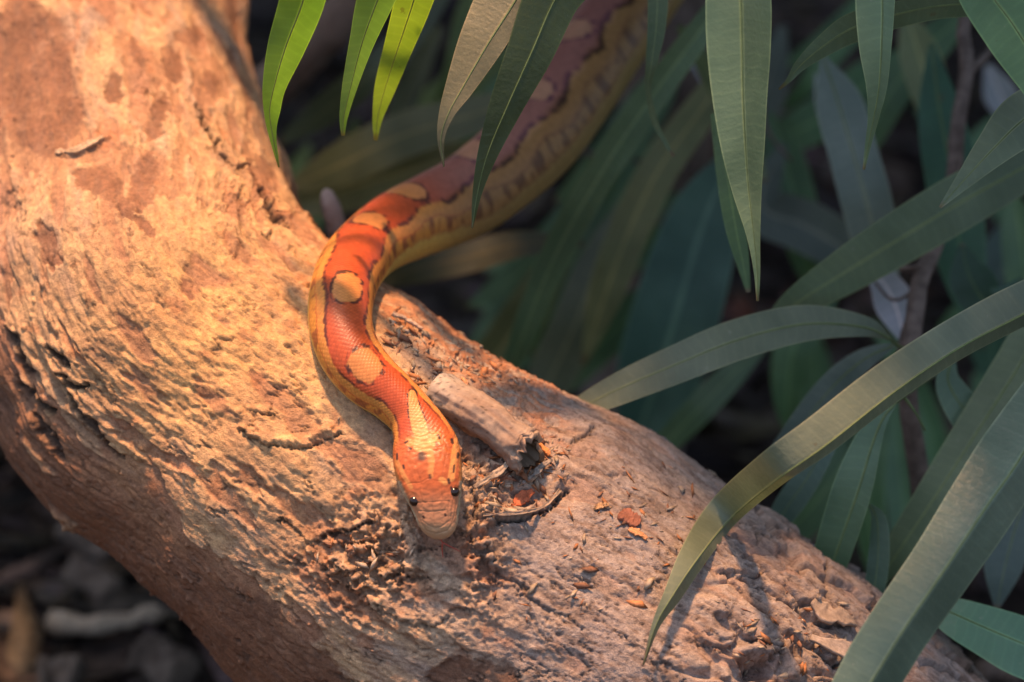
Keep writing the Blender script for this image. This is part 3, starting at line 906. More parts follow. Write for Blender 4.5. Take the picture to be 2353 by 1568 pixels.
    rear0 = 1 - rear0 if rear0[0] < .5 else rear0
    aA = np.abs(A) * (1 - 0.14 * rear0) + 0.022 * wn_ + 0.014 * wf + (rv - .5) * 0.014
    farw = smooth(s_at(900, 535), s_at(1010, 487), 0 * SS + SS * 0 + SS) if False else smooth(s_at(860, 560), s_at(960, 510), SS)
    c = np.tile(orange, (len(V), 1))
    isfar = (SS < s_at(880, 550))
    fw = smooth(s_at(860, 560), s_at(990, 495), SS)
    c = c + (redo - c) * (0.55 * np.clip(0.5 + wn_, 0, 1))[:, None]
    c = c + (far_shade_red - c) * (0.6 * (1 - smooth(s_at(985, 497), s_at(870, 555), SS)))[:, None]  # shaded rear body painted in a darker red
    # ovals on the dorsal line: centre s, half length cm, half width (fraction of turn)
    ov = [(850, 505, .55, .17), (790, 660, .66, .15), (850, 830, .5, .165), (935, 437, .52, .18), (1085, 350, .6, .18), (1222, 218, .6, .19), (1330, 90, .6, .2), (1430, -40, .6, .2), (1540, -180, .6, .2)]
    ovd = np.full(len(V), 9.0)
    for k, (ox, oy, hl, hwid) in enumerate(ov):
        s0 = d_at(ox, oy)
        dd = ((np.abs(SS - s0) / hl) ** 2.6 + (np.abs(A + 0.012 * (k % 3 - 1)) / hwid) ** 2.6) ** (1 / 2.6)
        ovd = np.minimum(ovd, dd + 0.10 * wf + (rv - .5) * .10)
    # neck streak running on to the head
    j0, j1 = d_at(962, 915), d_at(990, 1030)
    dd = (np.maximum(np.maximum(j0 - SS, SS - j1) / 0.25 + 1, 0) ** 3 + (np.abs(A) / (0.085 + 0.03 * smooth(j0, j1, SS))) ** 3) ** (1 / 3)
    strk = dd + 0.08 * wf + (rv - .5) * .1
    line = np.where(ovd < 9, smooth(0.17, 0.06, np.abs(ovd - 1.08)) * smooth(-.35, .05, noise(np.stack([SS * 3.1, A * 14, 0 * A + 7], -1))), 0)
    # lateral pale band with dark ragged borders, then brown spots, then yellow flank and belly
    lo = 0.245; hi = 0.35
    bw1 = 0.03 * np.sin(SS * 2.1 + np.sign(A) * 1.0)
    band = smooth(lo - .012, lo + .012, aA + bw1) * smooth(hi + .012, hi - .012, aA + bw1)
    bl = smooth(0.030, 0.010, np.abs(aA + bw1 - lo + .012)) * smooth(-.3, .15, noise(np.stack([SS * 2.2, 0 * A, 0 * A + np.sign(A)], -1) * 1.4 + 6) + .1)
    spots = smooth(hi, hi + .02, aA + bw1) * smooth(.48, .45, aA) 
    spn = smooth(-.05, .18, noise(np.stack([SS * 2.0, 0 * A + np.sign(A) * 3, 0 * A], -1) + 9) + .35 * wf)
    flank = smooth(.45, .50, aA)
    yel_l = smooth(-.47, -.52, A) * smooth(d_at(850, 520), d_at(815, 590), SS) * smooth(d_at(850, 860), d_at(800, 760), SS)
    c = c + (np.array([0.64, 0.26, 0.055]) - c) * band[:, None]
    c = c + (np.array([0.62, 0.27, 0.05]) - c) * spots[:, None]
    c = c + (brown - c) * (spots * spn * .85)[:, None]
    c = c + (np.array([0.62, 0.42, 0.10]) - c) * flank[:, None]
    c = c + (cream - c) * smooth(.62, .72, aA)[:, None]
    c = c + (np.array([0.80, 0.40, 0.03]) - c) * (.0 * yel_l)[:, None]
    c = c + (tan - c) * smooth(1.06, 0.96, ovd)[:, None]
    c = c + (black - c) * (np.clip(line, 0, 1) * .85)[:, None]
    c = c + (black - c) * (bl * .75 * (1 - HD * .6))[:, None]
    nk = smooth(d_at(935, 880), d_at(950, 895), SS)
    c = c + (tan - c) * (smooth(1.06, .94, strk) * nk * 0)[:, None]
    c = c + (black - c) * (smooth(.2, .08, np.abs(strk - 1.12)) * nk * 0 * (SS < j1) * .85)[:, None]
    rear = smooth(d_at(900, 470), d_at(1040, 375), SS)        # rear lies in shade: dullness and browning painted into the skin
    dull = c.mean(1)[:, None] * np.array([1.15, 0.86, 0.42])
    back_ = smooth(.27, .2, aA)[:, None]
    dull = dull * (1 - back_ * .25) + back_ * np.array([.075, .015, .055])  # violet sky sheen painted along the rear back
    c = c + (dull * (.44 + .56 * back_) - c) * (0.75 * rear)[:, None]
    c = c * (0.86 + 0.22 * rv * body_w + 0.14 * (1 - body_w))[:, None]
    c = c * (1 - 0.16 * (1 - dome) * body_w * (1 - belly))[:, None]

    # ---- head: plates and marks traced from the photo
    Z = lambda pts: [(827.0 + a * .2930, 827.0 + b * .2930) for a, b in pts]
    hs = np.where((SH > -0.3) & facing)[0]
    HP = PX[hs]
    top = np.array([0.52, 0.130, 0.036]); snout = np.array([0.55, 0.26, 0.13]); lip = np.array([0.46, 0.42, 0.27]); pale = np.array([0.66, 0.29, 0.085])
    w_head = smooth(0.18, 0.34, SH[hs])
    hc = np.tile(top, (len(hs), 1)) * (0.9 + 0.25 * fbm(V[hs] * 5, 3))[:, None]
    yy = HP[:, 1]
    hc = hc + (snout - hc) * smooth(1105, 1190, yy)[:, None]
    # pale spear
    d_, t_ = seg_dist(HP, Z([(450, 420), (470, 560), (500, 640)])); sp1 = smooth(1, .8, d_ / (16 + 14 * t_))
    d_, t_ = seg_dist(HP, Z([(390, 640), (470, 620), (600, 600)])); sp2 = smooth(1, .75, d_ / 13)
    d_, t_ = seg_dist(HP, Z([(520, 640), (560, 780), (555, 920)])); sp3 = smooth(1, .7, d_ / (14 - 8 * t_))
    d_, t_ = seg_dist(HP, Z([(640, 940), (670, 960)])); sp4 = smooth(1, .5, d_ / 9)
    d_, t_ = seg_dist(HP, Z([(290, 800), (340, 900), (400, 1000)])); sp5 = smooth(1, .5, d_ / 7)
    d_, t_ = seg_dist(HP, Z([(770, 600), (740, 760), (715, 930)])); sp6 = smooth(1, .6, d_ / 10)
    spear = np.maximum.reduce([sp1, sp2, sp3 * .8, sp4, sp5 * .8, sp6])
    hc = hc + (pale - hc) * (spear * .9)[:, None]
    # sides of the face and lips
    sidew = smooth(.30, .42, np.abs(A[hs])) * smooth(.35, .55, SH[hs])
    side_c = np.where((yy > 1105)[:, None], lip, pale * .9)
    side_c = side_c * (0.85 + .4 * noise(V[hs] * 9))[:, None]
    hc = hc + (side_c - hc) * sidew[:, None]
    lipw = smooth(1196, 1216, yy + 0.0015 * (HP[:, 0] - 1010) ** 2)
    hc = hc + (np.array([0.48, 0.30, 0.16]) - hc) * (lipw * .8)[:, None]
    dark_m = np.zeros(len(hs))
    for pts, w in (([(486, 748), (487, 764)], 11), ([(615, 590), (625, 615)], 3.5), ([(355, 650), (375, 640)], 3), ([(385, 690), (400, 698)], 3), ([(722, 625), (728, 650)], 4), ([(770, 735), (768, 765)], 4),
                   ([(740, 830), (735, 880)], 2.5), ([(340, 830), (345, 850)], 3), ([(292, 740), (292, 780)], 3), ([(600, 650), (605, 670)], 2.5), ([(545, 905), (550, 930)], 3), ([(520, 620), (530, 640)], 3),
                   
                   ([(497, 1228), (502, 1236)], 3.2), ([(668, 1212), (672, 1222)], 3.2), ([(695, 940), (700, 965)], 4), ([(715, 1000), (722, 1020)], 3)):
        d_, t_ = seg_dist(HP, Z(pts))
        dash = 1 if len(pts) < 3 else smooth(-.25, .1, noise(np.stack([HP[:, 0] * .12, HP[:, 1] * .12, 0 * yy], -1)))
        dark_m = np.maximum(dark_m, smooth(1.25, .45, d_ / w) * dash)
    hc = hc + (black - hc) * (dark_m * .92)[:, None]
    c[hs] = c[hs] + (hc - c[hs]) * w_head[:, None]
    d_, t_ = seg_dist(HP, [(947, 905), (953, 945), (964, 982), (972, 1008)])
    wob_ = 1.6 * noise(np.stack([HP[:, 0] * .16, HP[:, 1] * .16, 0 * yy], -1))
    stk = d_ - (9 + 9 * np.clip(t_ * 1.6, 0, 1)) + wob_
    c[hs] = c[hs] + (pale * np.array([.95, .95, 1.0]) * (0.85 + .3 * rv[hs])[:, None] - c[hs]) * (smooth(1.5, -1.5, stk) * smooth(0.5, .3, SH[hs]))[:, None]
    dark_m = np.maximum(dark_m, smooth(2.6, 1.0, np.abs(stk - 1.5)) * (t_ < .93) * smooth(-.3, .0, noise(np.stack([HP[:, 0] * .1 + 9, HP[:, 1] * .1, 0 * yy], -1))))
    # marks outside the fade too
    c[hs] = c[hs] + (black - c[hs]) * (dark_m * .9 * (1 - w_head))[:, None]
    grooves = np.zeros(len(hs))
    for pts in ([(375, 972), (480, 962), (540, 925), (600, 952), (700, 950)], [(540, 925), (535, 840), (555, 700)], [(440, 1120), (560, 1116), (695, 1106)], [(480, 962), (470, 1040), (490, 1118)], [(640, 955), (640, 1040), (655, 1110)],
                [(455, 1185), (570, 1192), (690, 1175)], [(566, 1116), (575, 1192), (585, 1290)], [(485, 1258), (540, 1298), (585, 1322), (640, 1308), (700, 1262)], [(430, 780), (450, 880), (480, 962)], [(690, 690), (660, 820), (640, 950)],
                [(430, 1140), (470, 1250), (490, 1300)], [(700, 1110), (690, 1200), (700, 1270)], [(735, 1080), (720, 1180), (715, 1250)], [(760, 1100), (745, 1200), (720, 1290)], [(430, 690), (520, 700), (640, 680)], [(560, 700), (620, 720), (690, 780)],
                [(470, 1255), (520, 1340), (600, 1362), (680, 1342), (745, 1262), (772, 1150), (785, 1040)]):
        d_, t_ = seg_dist(HP, Z(pts))
        grooves = np.maximum(grooves, smooth(2.4, .4, d_))
    g1, g2, gid = worley(V[hs] * 5.2 + 3)
    small = smooth(.16, .03, g2 - g1) * smooth(1075, 1035, yy) * smooth(0.1, .25, SH[hs])
    lipsc = smooth(.12, .03, g2 - g1) * sidew * .7
    grv = np.maximum.reduce([grooves * w_head, small * .8, lipsc])
    dh = np.zeros(len(V)); dh[hs] = -0.010 * grv + 0.012 * fbm(V[hs] * 7, 2) * w_head + 0.010 * (1 - smooth(.0, .5, g1)) * small.clip(0, 1)
    c[hs] *= (1 - 0.14 * grv)[:, None]
    # brow ridges above the eyes, sunk cheeks before them
    V = V + nr * (disp + dh)[:, None]
    c = np.clip(c, .008, .9)
    root = empty('corn_snake', C[int(N * .8)] + np.array([0, 0, .5]), 'orange snake with tan saddle spots sliding head first down the trunk', 'snake')
    Vf = np.vstack([V, C[-1:] + t[-1] * 0.002, C[:1]])
    F = grid_faces(N, M, True)
    k = len(V)
    j = np.arange(M)
    capf = np.stack([(N - 1) * M + j, (N - 1) * M + (j + 1) % M, np.full(M, k), np.full(M, k)], -1)
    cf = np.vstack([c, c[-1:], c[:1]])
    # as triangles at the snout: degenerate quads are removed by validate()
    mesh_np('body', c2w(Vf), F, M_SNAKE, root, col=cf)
    # eyes
    for ex, ey, rr, sgn in ((945.5, 1144, .165, -1), (1042, 1132, .165, 1)):
        s_e = d_at(ex * .5 + 498, ey - 2)
        cand = np.where((np.abs(SS - s_e) < .06) & (np.abs(np.abs(A) - .262) < .012) & (nr @ np.array([sgn, 0, 0]) > 0))[0]
        p = (V[cand] - nr[cand] * 0.085).mean(0)
        n_, m_ = 18, 26
        ph = np.linspace(0.02, np.pi - .02, n_); la = np.linspace(0, 2 * np.pi, m_, endpoint=False)
        sv = np.stack([np.sin(ph)[:, None] * np.cos(la)[None], np.sin(ph)[:, None] * np.sin(la)[None], np.cos(ph)[:, None] + 0 * la[None]], -1).reshape(-1, 3) * rr
        mesh_np('eye', c2w(p + sv), grid_faces(n_, m_, True), M_EYE, root)
    # tongue: a short root and two tines
    tip = C[-1] - up[-1] * 0.18 * W[-1] + t[-1] * (-0.05)
    sp_, sn_ = on_trunk(1020, 1262); 
    fork = px(1017, 1247, tip[2] - D + .05)
    allv, allq, allt, off = [], [], [], 0
    for path, r0 in (([tip, (tip + fork) / 2 + np.array([0, -.01, 0]), fork], .035), ([fork, px(1034, 1256, tip[2] - D + .1), px(1058, 1268, tip[2] - D + .25)], .026), ([fork, px(1016, 1262, tip[2] - D + .15), px(1018, 1282, tip[2] - D + .4)], .026)):
        pp = spline(np.array(path), 12)
        v_, q_, t2 = tube_np(pp, np.linspace(r0, r0 * .45, 12), 7)
        allv.append(v_); allq.append(q_ + off); allt.append(t2 + off); off += len(v_)
    mixed_mesh('tongue', c2w(np.vstack(allv)), np.vstack(allq), np.vstack(allt), M_TONGUE, root)
build_snake()

# ------------------------------------------------------------------ leaves
M_RIB = plain_mat('leaf_rib', (0.10, 0.15, 0.05), (0.16, 0.22, 0.08), 200, 0.5, 0.4, 0.0001)

def leaf(parent, rows, tint, tilt=(0.35, 0.35), n=72, m=17, rib=True, wave=0.02, seed=0, label=None, curl=0.0, thru=0.10):
    """rows: photo px x, y, depth, half width px of the half on the right-hand side going root -> tip, then of the other half;
       tilt: how far each half bends towards the camera (+) or away (-), per unit of its width"""
    R = []
    for x, y, d, wl, wr in rows:
        R.append(np.concatenate([px(x, y, d), [wl * K * (D + d), wr * K * (D + d)]]))
    sp = spline(np.array(R), n)
    c = sp[:, :3]; wl = np.clip(sp[:, 3], .012, None); wr = np.clip(sp[:, 4], .012, None)
    t = unit(np.gradient(c, axis=0))
    view = unit(c)
    left = unit(np.cross(t, view))                # left of travel as the camera sees it
    if True:
        # root->tip pointing down in the picture: left of travel is the picture's right, so test and fix the sign
        k = n // 2
        want = np.array([-(t[k, 1]), t[k, 0]])     # 90 degrees counter-clockwise in picture (up is +)
        if np.dot(left[k, :2], want) < 0: left = -left
    nr = -view
    s = np.concatenate([[0], np.cumsum(np.linalg.norm(np.diff(c, axis=0), axis=1))])
    u = np.linspace(-1, 1, m)
    w = np.where(u[None] < 0, wl[:, None], wr[:, None]) * np.abs(u)[None]
    lat = np.where(u < 0, -1.0, 1.0)[None] * w                     # + = left
    tl = np.where(u < 0, tilt[0], tilt[1])[None]
    dep = w * tl + curl * w * np.abs(u)[None]
    rg = np.random.default_rng(seed)
    ph = rg.random(4) * 6.28
    rip = wave * (np.sin(s[:, None] * 1.7 + ph[0] + (u[None] > 0) * 2) + 0.6 * np.sin(s[:, None] * 3.9 + ph[1] - (u[None] > 0) * 1.3)) * np.abs(u)[None] ** 2
    # quilting between side veins, and the midrib channel
    quilt = 0.0010 * np.cos(s[:, None] * 9 - np.abs(u)[None] * 3 + ph[2]) * np.sin(np.pi * np.abs(u))[None]
    V = c[:, None] + lat[..., None] * left[:, None] + (dep + rip + quilt)[..., None] * nr[:, None]
    uv = np.stack([np.broadcast_to(u[None], (n, m)), np.broadcast_to(s[:, None], (n, m))], -1).reshape(-1, 2)
    o = mesh_np('leaf', c2w(V.reshape(-1, 3)), grid_faces(n, m), M_LEAF, parent, uv=uv, extra={'along': np.repeat(s / s[-1], m)})
    o.color = (*tint, thru)
    if label: o['label'] = label
    if rib:
        r = 0.035 * (1 - 0.75 * np.linspace(0, 1, n)) * min(1.0, float(np.max(wl + wr)) / 1.3)
        v_, q_, t_ = tube_np(c + nr * (0.35 * r)[:, None], r, 6)
        rb = mixed_mesh('midrib', c2w(v_), q_, t_, M_RIB, o)
        # a part of a part: same offset as its leaf
    return o

def stem(parent, pts, r0, r1, mat, name='stem', n=30, m=9):
    P = spline(np.array([px(*p) for p in pts]), n)
    P = P + 0.04 * np.stack([noise(P * .9 + 3), noise(P * .9 + 13), noise(P * .9 + 23)], -1)
    v_, q_, t_ = tube_np(P, np.linspace(r0, r1, n) * (1 + .12 * noise(P * 2.2 + 5)), m)
    return mixed_mesh(name, c2w(v_), q_, t_, mat, parent)

YEL = (0.20, 0.30, 0.035); GRN = (0.085, 0.16, 0.035); OLV = (0.13, 0.14, 0.06); DKG = (0.035, 0.065, 0.022); MID = (0.09, 0.16, 0.055); BLU = (0.045, 0.085, 0.05)

bough = empty('fig_bough', px(1000, -330, 1), 'leafy bough whose five slender leaves hang into the top edge left of centre', 'plant', 'boughs of long narrow leaves')
leaf(bough, [(735, -190, -4.2, 20, 20), (715, -100, -3.2, 62, 50), (697, 0, -2.1, 55, 50), (656, 110, -.9, 42, 44), (630, 200, .1, 27, 27), (620, 255, .7, 14, 24), (626, 310, 1.2, 9, 9), (641, 385, 1.7, 2, 2)], (0.15, 0.25, 0.06), (-.6, -.9), seed=1, thru=.5)
leaf(bough, [(935, -190, -3.4, 15, 15), (905, -90, -2.3, 45, 45), (868, 0, -1.3, 48, 38), (832, 100, -.2, 30, 27), (806, 200, .8, 20, 15), (790, 270, 1.4, 10, 9), (788, 312, 1.7, 4, 4)], (0.15, 0.25, 0.075), (-.5, -.5), seed=2, thru=.4)
leaf(bough, [(1010, -190, -1.0, 20, 20), (975, -80, .2, 46, 46), (945, 20, 1.3, 42, 42), (915, 110, 2.4, 33, 33), (886, 200, 3.5, 25, 24), (868, 270, 4.2, 12, 12), (863, 323, 4.6, 4, 4)], (0.21, 0.28, 0.055), (.4, -.6), seed=3, thru=.55)
leaf(bough, [(1275, -190, -.2, 20, 20), (1230, -90, -.4, 62, 55), (1185, 0, -.7, 88, 38), (1122, 100, -1.0, 70, 37), (1064, 200, -1.2, 42, 26), (1030, 262, -1.3, 22, 14), (1013, 320, -1.2, 8, 8), (1020, 384, -1.0, 2, 2)], (0.115, 0.112, 0.06), (-.5, .2), seed=4, thru=.15)
leaf(bough, [(1370, -190, -.6, 20, 20), (1335, -90, -.6, 60, 60), (1275, 0, -.8, 70, 55), (1222, 120, -.9, 58, 50), (1168, 240, -.8, 43, 36), (1122, 350, -.5, 24, 24), (1098, 440, -.2, 12, 11), (1085, 525, 0, 2, 2)], (0.045, 0.07, 0.02), (.2, -.3), seed=5, thru=.12)
stem(bough, [(700, -260, 0), (735, -190, 0)], .06, .05, M_GREENSTEM, 'leaf_stalk', 8)
stem(bough, [(940, -270, 1), (935, -190, 1)], .06, .05, M_GREENSTEM, 'leaf_stalk', 8)
stem(bough, [(1060, -290, 3), (1010, -190, 3.5)], .06, .05, M_GREENSTEM, 'leaf_stalk', 8)
stem(bough, [(1330, -300, 0), (1275, -190, -.5)], .06, .05, M_GREENSTEM, 'leaf_stalk', 8)
stem(bough, [(1420, -300, 0), (1370, -190, -.6)], .06, .05, M_GREENSTEM, 'leaf_stalk', 8)
stem(bough, [(560, -250, 0), (760, -265, .6), (1000, -290, 1.6), (1300, -300, 1), (1700, -330, 3), (2200, -420, 8)], .18, .4, M_TWIG, 'twig', 50, 12)

bough2 = empty('fig_bough', px(1950, -300, 1), 'leafy bough at the top right with one broad pale hanging leaf and an arching one', 'plant', 'boughs of long narrow leaves')
leaf(bough2, [(1690, -230, -1, 15, 15), (1696, -120, -1.5, 70, 60), (1703, 0, -2, 82, 70), (1706, 110, -2.1, 82, 66), (1708, 220, -2, 72, 56), (1713, 330, -1.8, 58, 45), (1720, 430, -1.6, 40, 31), (1732, 540, -1.5, 17, 15), (1740, 625, -1.3, 8, 7), (1741, 692, -1.1, 3, 3)], (0.19, 0.27, 0.135), (-.1, -1.5), seed=6)
leaf(bough2, [(2010, -200, -.5, 15, 15), (2020, -100, -.8, 48, 34), (2028, 0, -1, 62, 28), (2026, 110, -1, 52, 22), (2020, 200, -.8, 30, 18), (2008, 270, -.6, 14, 12), (1996, 330, -.4, 8, 7), (1985, 390, -.2, 3, 3)], (0.137, 0.213, 0.114), (.3, -.5), seed=7)
leaf(bough2, [(2420, 20, 5, 15, 15), (2330, 8, 4, 24, 26), (2250, 8, 3, 26, 30), (2150, 15, 2.4, 26, 30), (2050, 36, 2, 30, 32), (1960, 64, 1.8, 34, 34), (1890, 108, 1.6, 24, 24), (1840, 150, 1.5, 14, 13), (1812, 185, 1.5, 6, 6), (1790, 206, 1.6, 2, 2)], (0.099, 0.152, 0.084), (.4, -.5), seed=8)
leaf(bough2, [(2190, -200, -1, 10, 10), (2245, -60, -1.6, 60, 60), (2330, 60, -2, 75, 70), (2400, 180, -2, 60, 60), (2460, 330, -2, 20, 20)], (0.091, 0.182, 0.076), (.3, -.3), seed=9)
leaf(bough2, [(1640, 260, 6, 8, 8), (1670, 400, 6, 24, 24), (1690, 520, 5.6, 24, 24), (1708, 610, 5.4, 14, 14), (1720, 672, 5.4, 5, 5)], (0.076, 0.137, 0.046), (.3, -.3), seed=10, rib=False)
leaf(bough2, [(1495, -150, 5, 14, 14), (1510, -40, 5, 22, 24), (1508, 60, 5, 20, 22), (1498, 140, 5, 14, 14), (1490, 200, 5.2, 7, 7), (1505, 280, 5.6, 7, 7), (1548, 360, 6, 4, 4)], (0.076, 0.122, 0.061), (.3, -.3), seed=12, rib=False)
stem(bough2, [(1640, -420, 2), (1690, -230, -1)], .07, .05, M_GREENSTEM, 'leaf_stalk', 10)
stem(bough2, [(2030, -420, 2), (2010, -200, -.5)], .07, .05, M_GREENSTEM, 'leaf_stalk', 10)
stem(bough2, [(2160, -420, 2), (2190, -200, -1)], .07, .05, M_GREENSTEM, 'leaf_stalk', 10)
stem(bough2, [(2560, -100, 8), (2490, 30, 6), (2420, 20, 5)], .07, .05, M_GREENSTEM, 'leaf_stalk', 10)
stem(bough2, [(1400, -470, 6), (1700, -430, 3), (2030, -420, 2), (2300, -400, 4), (2700, -300, 10)], .2, .4, M_TWIG, 'twig', 50, 12)

TD = lambda x, y, g: on_trunk(x, y)[0][2] - D - g       # depth a gap g before the trunk
print('TD', [round(TD(x, y, 0), 2) for x, y in ((1680, 1192), (1605, 1282), (1545, 1370), (1508, 1435), (1478, 1528))])
shrub = empty('fig_shrub', px(2120, 1200, 14), 'dark green long-leaved shrub at the right with a leaf arching down over the trunk', 'plant')
leaf(shrub, [(2620, 590, 3, 12, 12), (2500, 640, 1.5, 52, 30), (2353, 722, 0, 72, 26), (2200, 803, -1.2, 70, 24), (2050, 905, -2.2, 74, 22), (1900, 1022, -3, 74, 20), (1790, 1100, -2.6, 70, 16), (1680, 1192, TD(1680, 1192, .9), 62, 16), (1605, 1282, TD(1605, 1282, .9), 46, 20), (1545, 1370, TD(1545, 1370, .9), 22, 20), (1508, 1435, TD(1508, 1435, .8), 10, 10), (1478, 1528, TD(1478, 1528, .5), 2, 2)][::1], (0.144, 0.172, 0.113), (.05, -1.6), n=110, seed=20)
leaf(shrub, [(2540, 700, 1, 12, 12), (2470, 830, -1, 62, 60), (2353, 1040, -3, 98, 62), (2262, 1172, -4, 92, 70), (2178, 1299, -4.6, 86, 66), (2075, 1450, -5, 84, 62), (2004, 1564, -5, 82, 60), (1900, 1720, -5, 50, 40), (1850, 1820, -5, 10, 10)][::1], (0.098, 0.149, 0.109), (-.45, -1.1), n=100, seed=21)
leaf(shrub, [(2045, 778, 7, 6, 6), (1985, 752, 6.5, 26, 22), (1850, 745, 6, 44, 40), (1700, 780, 5.6, 48, 46), (1560, 835, 5.4, 44, 44), (1420, 895, 5.6, 36, 36), (1300, 955, 6, 20, 20), (1220, 1000, 6.4, 4, 4)], (0.114, 0.144, 0.091), (-.3, .3), seed=22)
leaf(shrub, [(2560, 150, 3, 12, 12), (2450, 215, 2, 50, 50), (2353, 275, 1, 62, 60), (2280, 345, .6, 42, 40), (2215, 415, .4, 20, 20), (2160, 477, .3, 3, 3)], (0.143, 0.190, 0.114), (.4, -.2), seed=23)
leaf(shrub, [(2680, 200, 12, 15, 15), (2500, 300, 10, 60, 60), (2353, 385, 9, 62, 55), (2200, 470, 8.4, 66, 62), (2050, 560, 8, 62, 58), (1920, 640, 8, 50, 48), (1820, 705, 8.2, 34, 30), (1740, 770, 8.5, 5, 5)], (0.095, 0.143, 0.076), (.3, -.3), seed=24)
leaf(shrub, [(2060, 925, 5, 4, 4), (2030, 960, 5, 26, 12), (2005, 1020, 5, 44, 20), (1975, 1120, 5, 60, 30), (1940, 1220, 5.4, 56, 34), (1900, 1330, 6, 44, 30), (1850, 1440, 6.5, 5, 5)], (0.085, 0.161, 0.095), (-.3, .3), seed=25)
leaf(shrub, [(1998, 1160, 6, 4, 4), (2015, 1195, 6, 14, 22), (2018, 1270, 6, 22, 26), (2010, 1350, 6, 22, 24), (1998, 1440, 6.4, 5, 5)], (0.095, 0.161, 0.114), (-.3, .3), seed=26)
leaf(shrub, [(2480, 620, 9, 10, 10), (2400, 740, 8, 50, 40), (2330, 860, 7.6, 56, 40), (2250, 985, 7.2, 52, 42), (2150, 1140, 7, 46, 40), (2060, 1275, 7.2, 34, 30), (1990, 1380, 7.5, 4, 4)], (0.114, 0.161, 0.085), (-.4, .4), seed=27)
leaf(shrub, [(2100, 1370, 6, 5, 5), (2180, 1405, 5, 46, 34), (2270, 1445, 4.6, 64, 52), (2353, 1480, 4.4, 76, 60), (2450, 1520, 4.4, 66, 54), (2560, 1570, 5, 5, 5)], (0.076, 0.179, 0.105), (.3, -.3), seed=28)
leaf(shrub, [(1990, 880, 8, 5, 5), (1930, 960, 8, 20, 20), (1860, 1090, 8, 30, 30), (1800, 1180, 8.4, 30, 30), (1740, 1290, 9, 5, 5)], (0.095, 0.153, 0.123), (.3, -.3), seed=29)
leaf(shrub, [(2060, 790, 9, 5, 5), (1980, 830, 9, 26, 26), (1900, 905, 9.4, 34, 34), (1800, 1040, 10, 30, 30), (1700, 1180, 10.5, 5, 5)], (0.132, 0.179, 0.161), (.3, -.3), seed=30)
leaf(shrub, [(1890, 130, 15, 6, 6), (1925, 230, 15, 52, 52), (1960, 350, 15, 56, 56), (1990, 460, 15, 58, 58), (2020, 580, 15.5, 50, 50), (2050, 700, 16, 5, 5)], (0.190, 0.237, 0.208), (.2, -.2), seed=31)
leaf(shrub, [(2140, 100, 16, 6, 6), (2160, 260, 16, 50, 50), (2190, 420, 16, 62, 62), (2210, 600, 16.5, 55, 55), (2240, 780, 17, 5, 5)], (0.038, 0.114, 0.066), (.2, -.2), seed=32)
leaf(shrub, [(2353, 640, 13, 6, 6), (2280, 700, 13, 40, 40), (2230, 640, 14, 50, 50), (2210, 560, 14.5, 5, 5)], (0.038, 0.095, 0.057), (.2, -.2), seed=33)
leaf(shrub, [(2480, 960, 9, 6, 6), (2390, 1080, 9, 50, 40), (2345, 1180, 9, 60, 40), (2310, 1300, 9, 50, 40), (2290, 1400, 9, 5, 5)], (0.095, 0.132, 0.114), (.2, -.2), seed=34)
leaf(shrub, [(2190, 820, 8, 5, 5), (2180, 880, 8, 30, 30), (2230, 960, 8, 44, 40), (2290, 1030, 8, 40, 40), (2350, 1100, 8, 5, 5)], (0.105, 0.171, 0.114), (.2, -.2), seed=35)
stem(shrub, [(2250, -80, 15), (2215, 60, 14.5), (2222, 150, 14), (2200, 300, 13.5), (2190, 420, 13), (2150, 560, 12), (2115, 640, 11), (2100, 740, 10), (2085, 900, 10), (2120, 1150, 12), (2150, 1500, 18), (2180, 1800, 26)], .22, .5, M_TWIG, 'stem', 60, 12)
stem(shrub, [(2320, 60, 16), (2270, 120, 15), (2215, 190, 14), (2190, 340, 13.5)], .12, .2, M_TWIG, 'stem', 30)
stem(shrub, [(2045, 778, 7), (2075, 800, 8), (2100, 790, 10)], .05, .07, M_GREENSTEM, 'leaf_stalk', 12)
stem(shrub, [(2150, 860, 9.5), (2090, 900, 6), (2060, 925, 5)], .08, .06, M_GREENSTEM, 'leaf_stalk', 12)
stem(shrub, [(2075, 912, 5.5), (2100, 945, 5.2), (2126, 990, 5.2)], .06, .03, M_GREENSTEM, 'bud', 12)
stem(shrub, [(2040, 600, 12), (2060, 612, 11.5), (2085, 618, 11), (2115, 612, 11)], .10, .12, M_TWIG, 'side_shoot', 14)
stem(shrub, [(2130, 640, 11), (2060, 690, 11), (2010, 650, 12)], .07, .05, M_TWIG, 'side_shoot', 14)
stem(shrub, [(2110, 700, 10.5), (2075, 760, 10), (2060, 860, 10), (2050, 900, 11)], .07, .1, M_TWIG, 'side_shoot', 14)

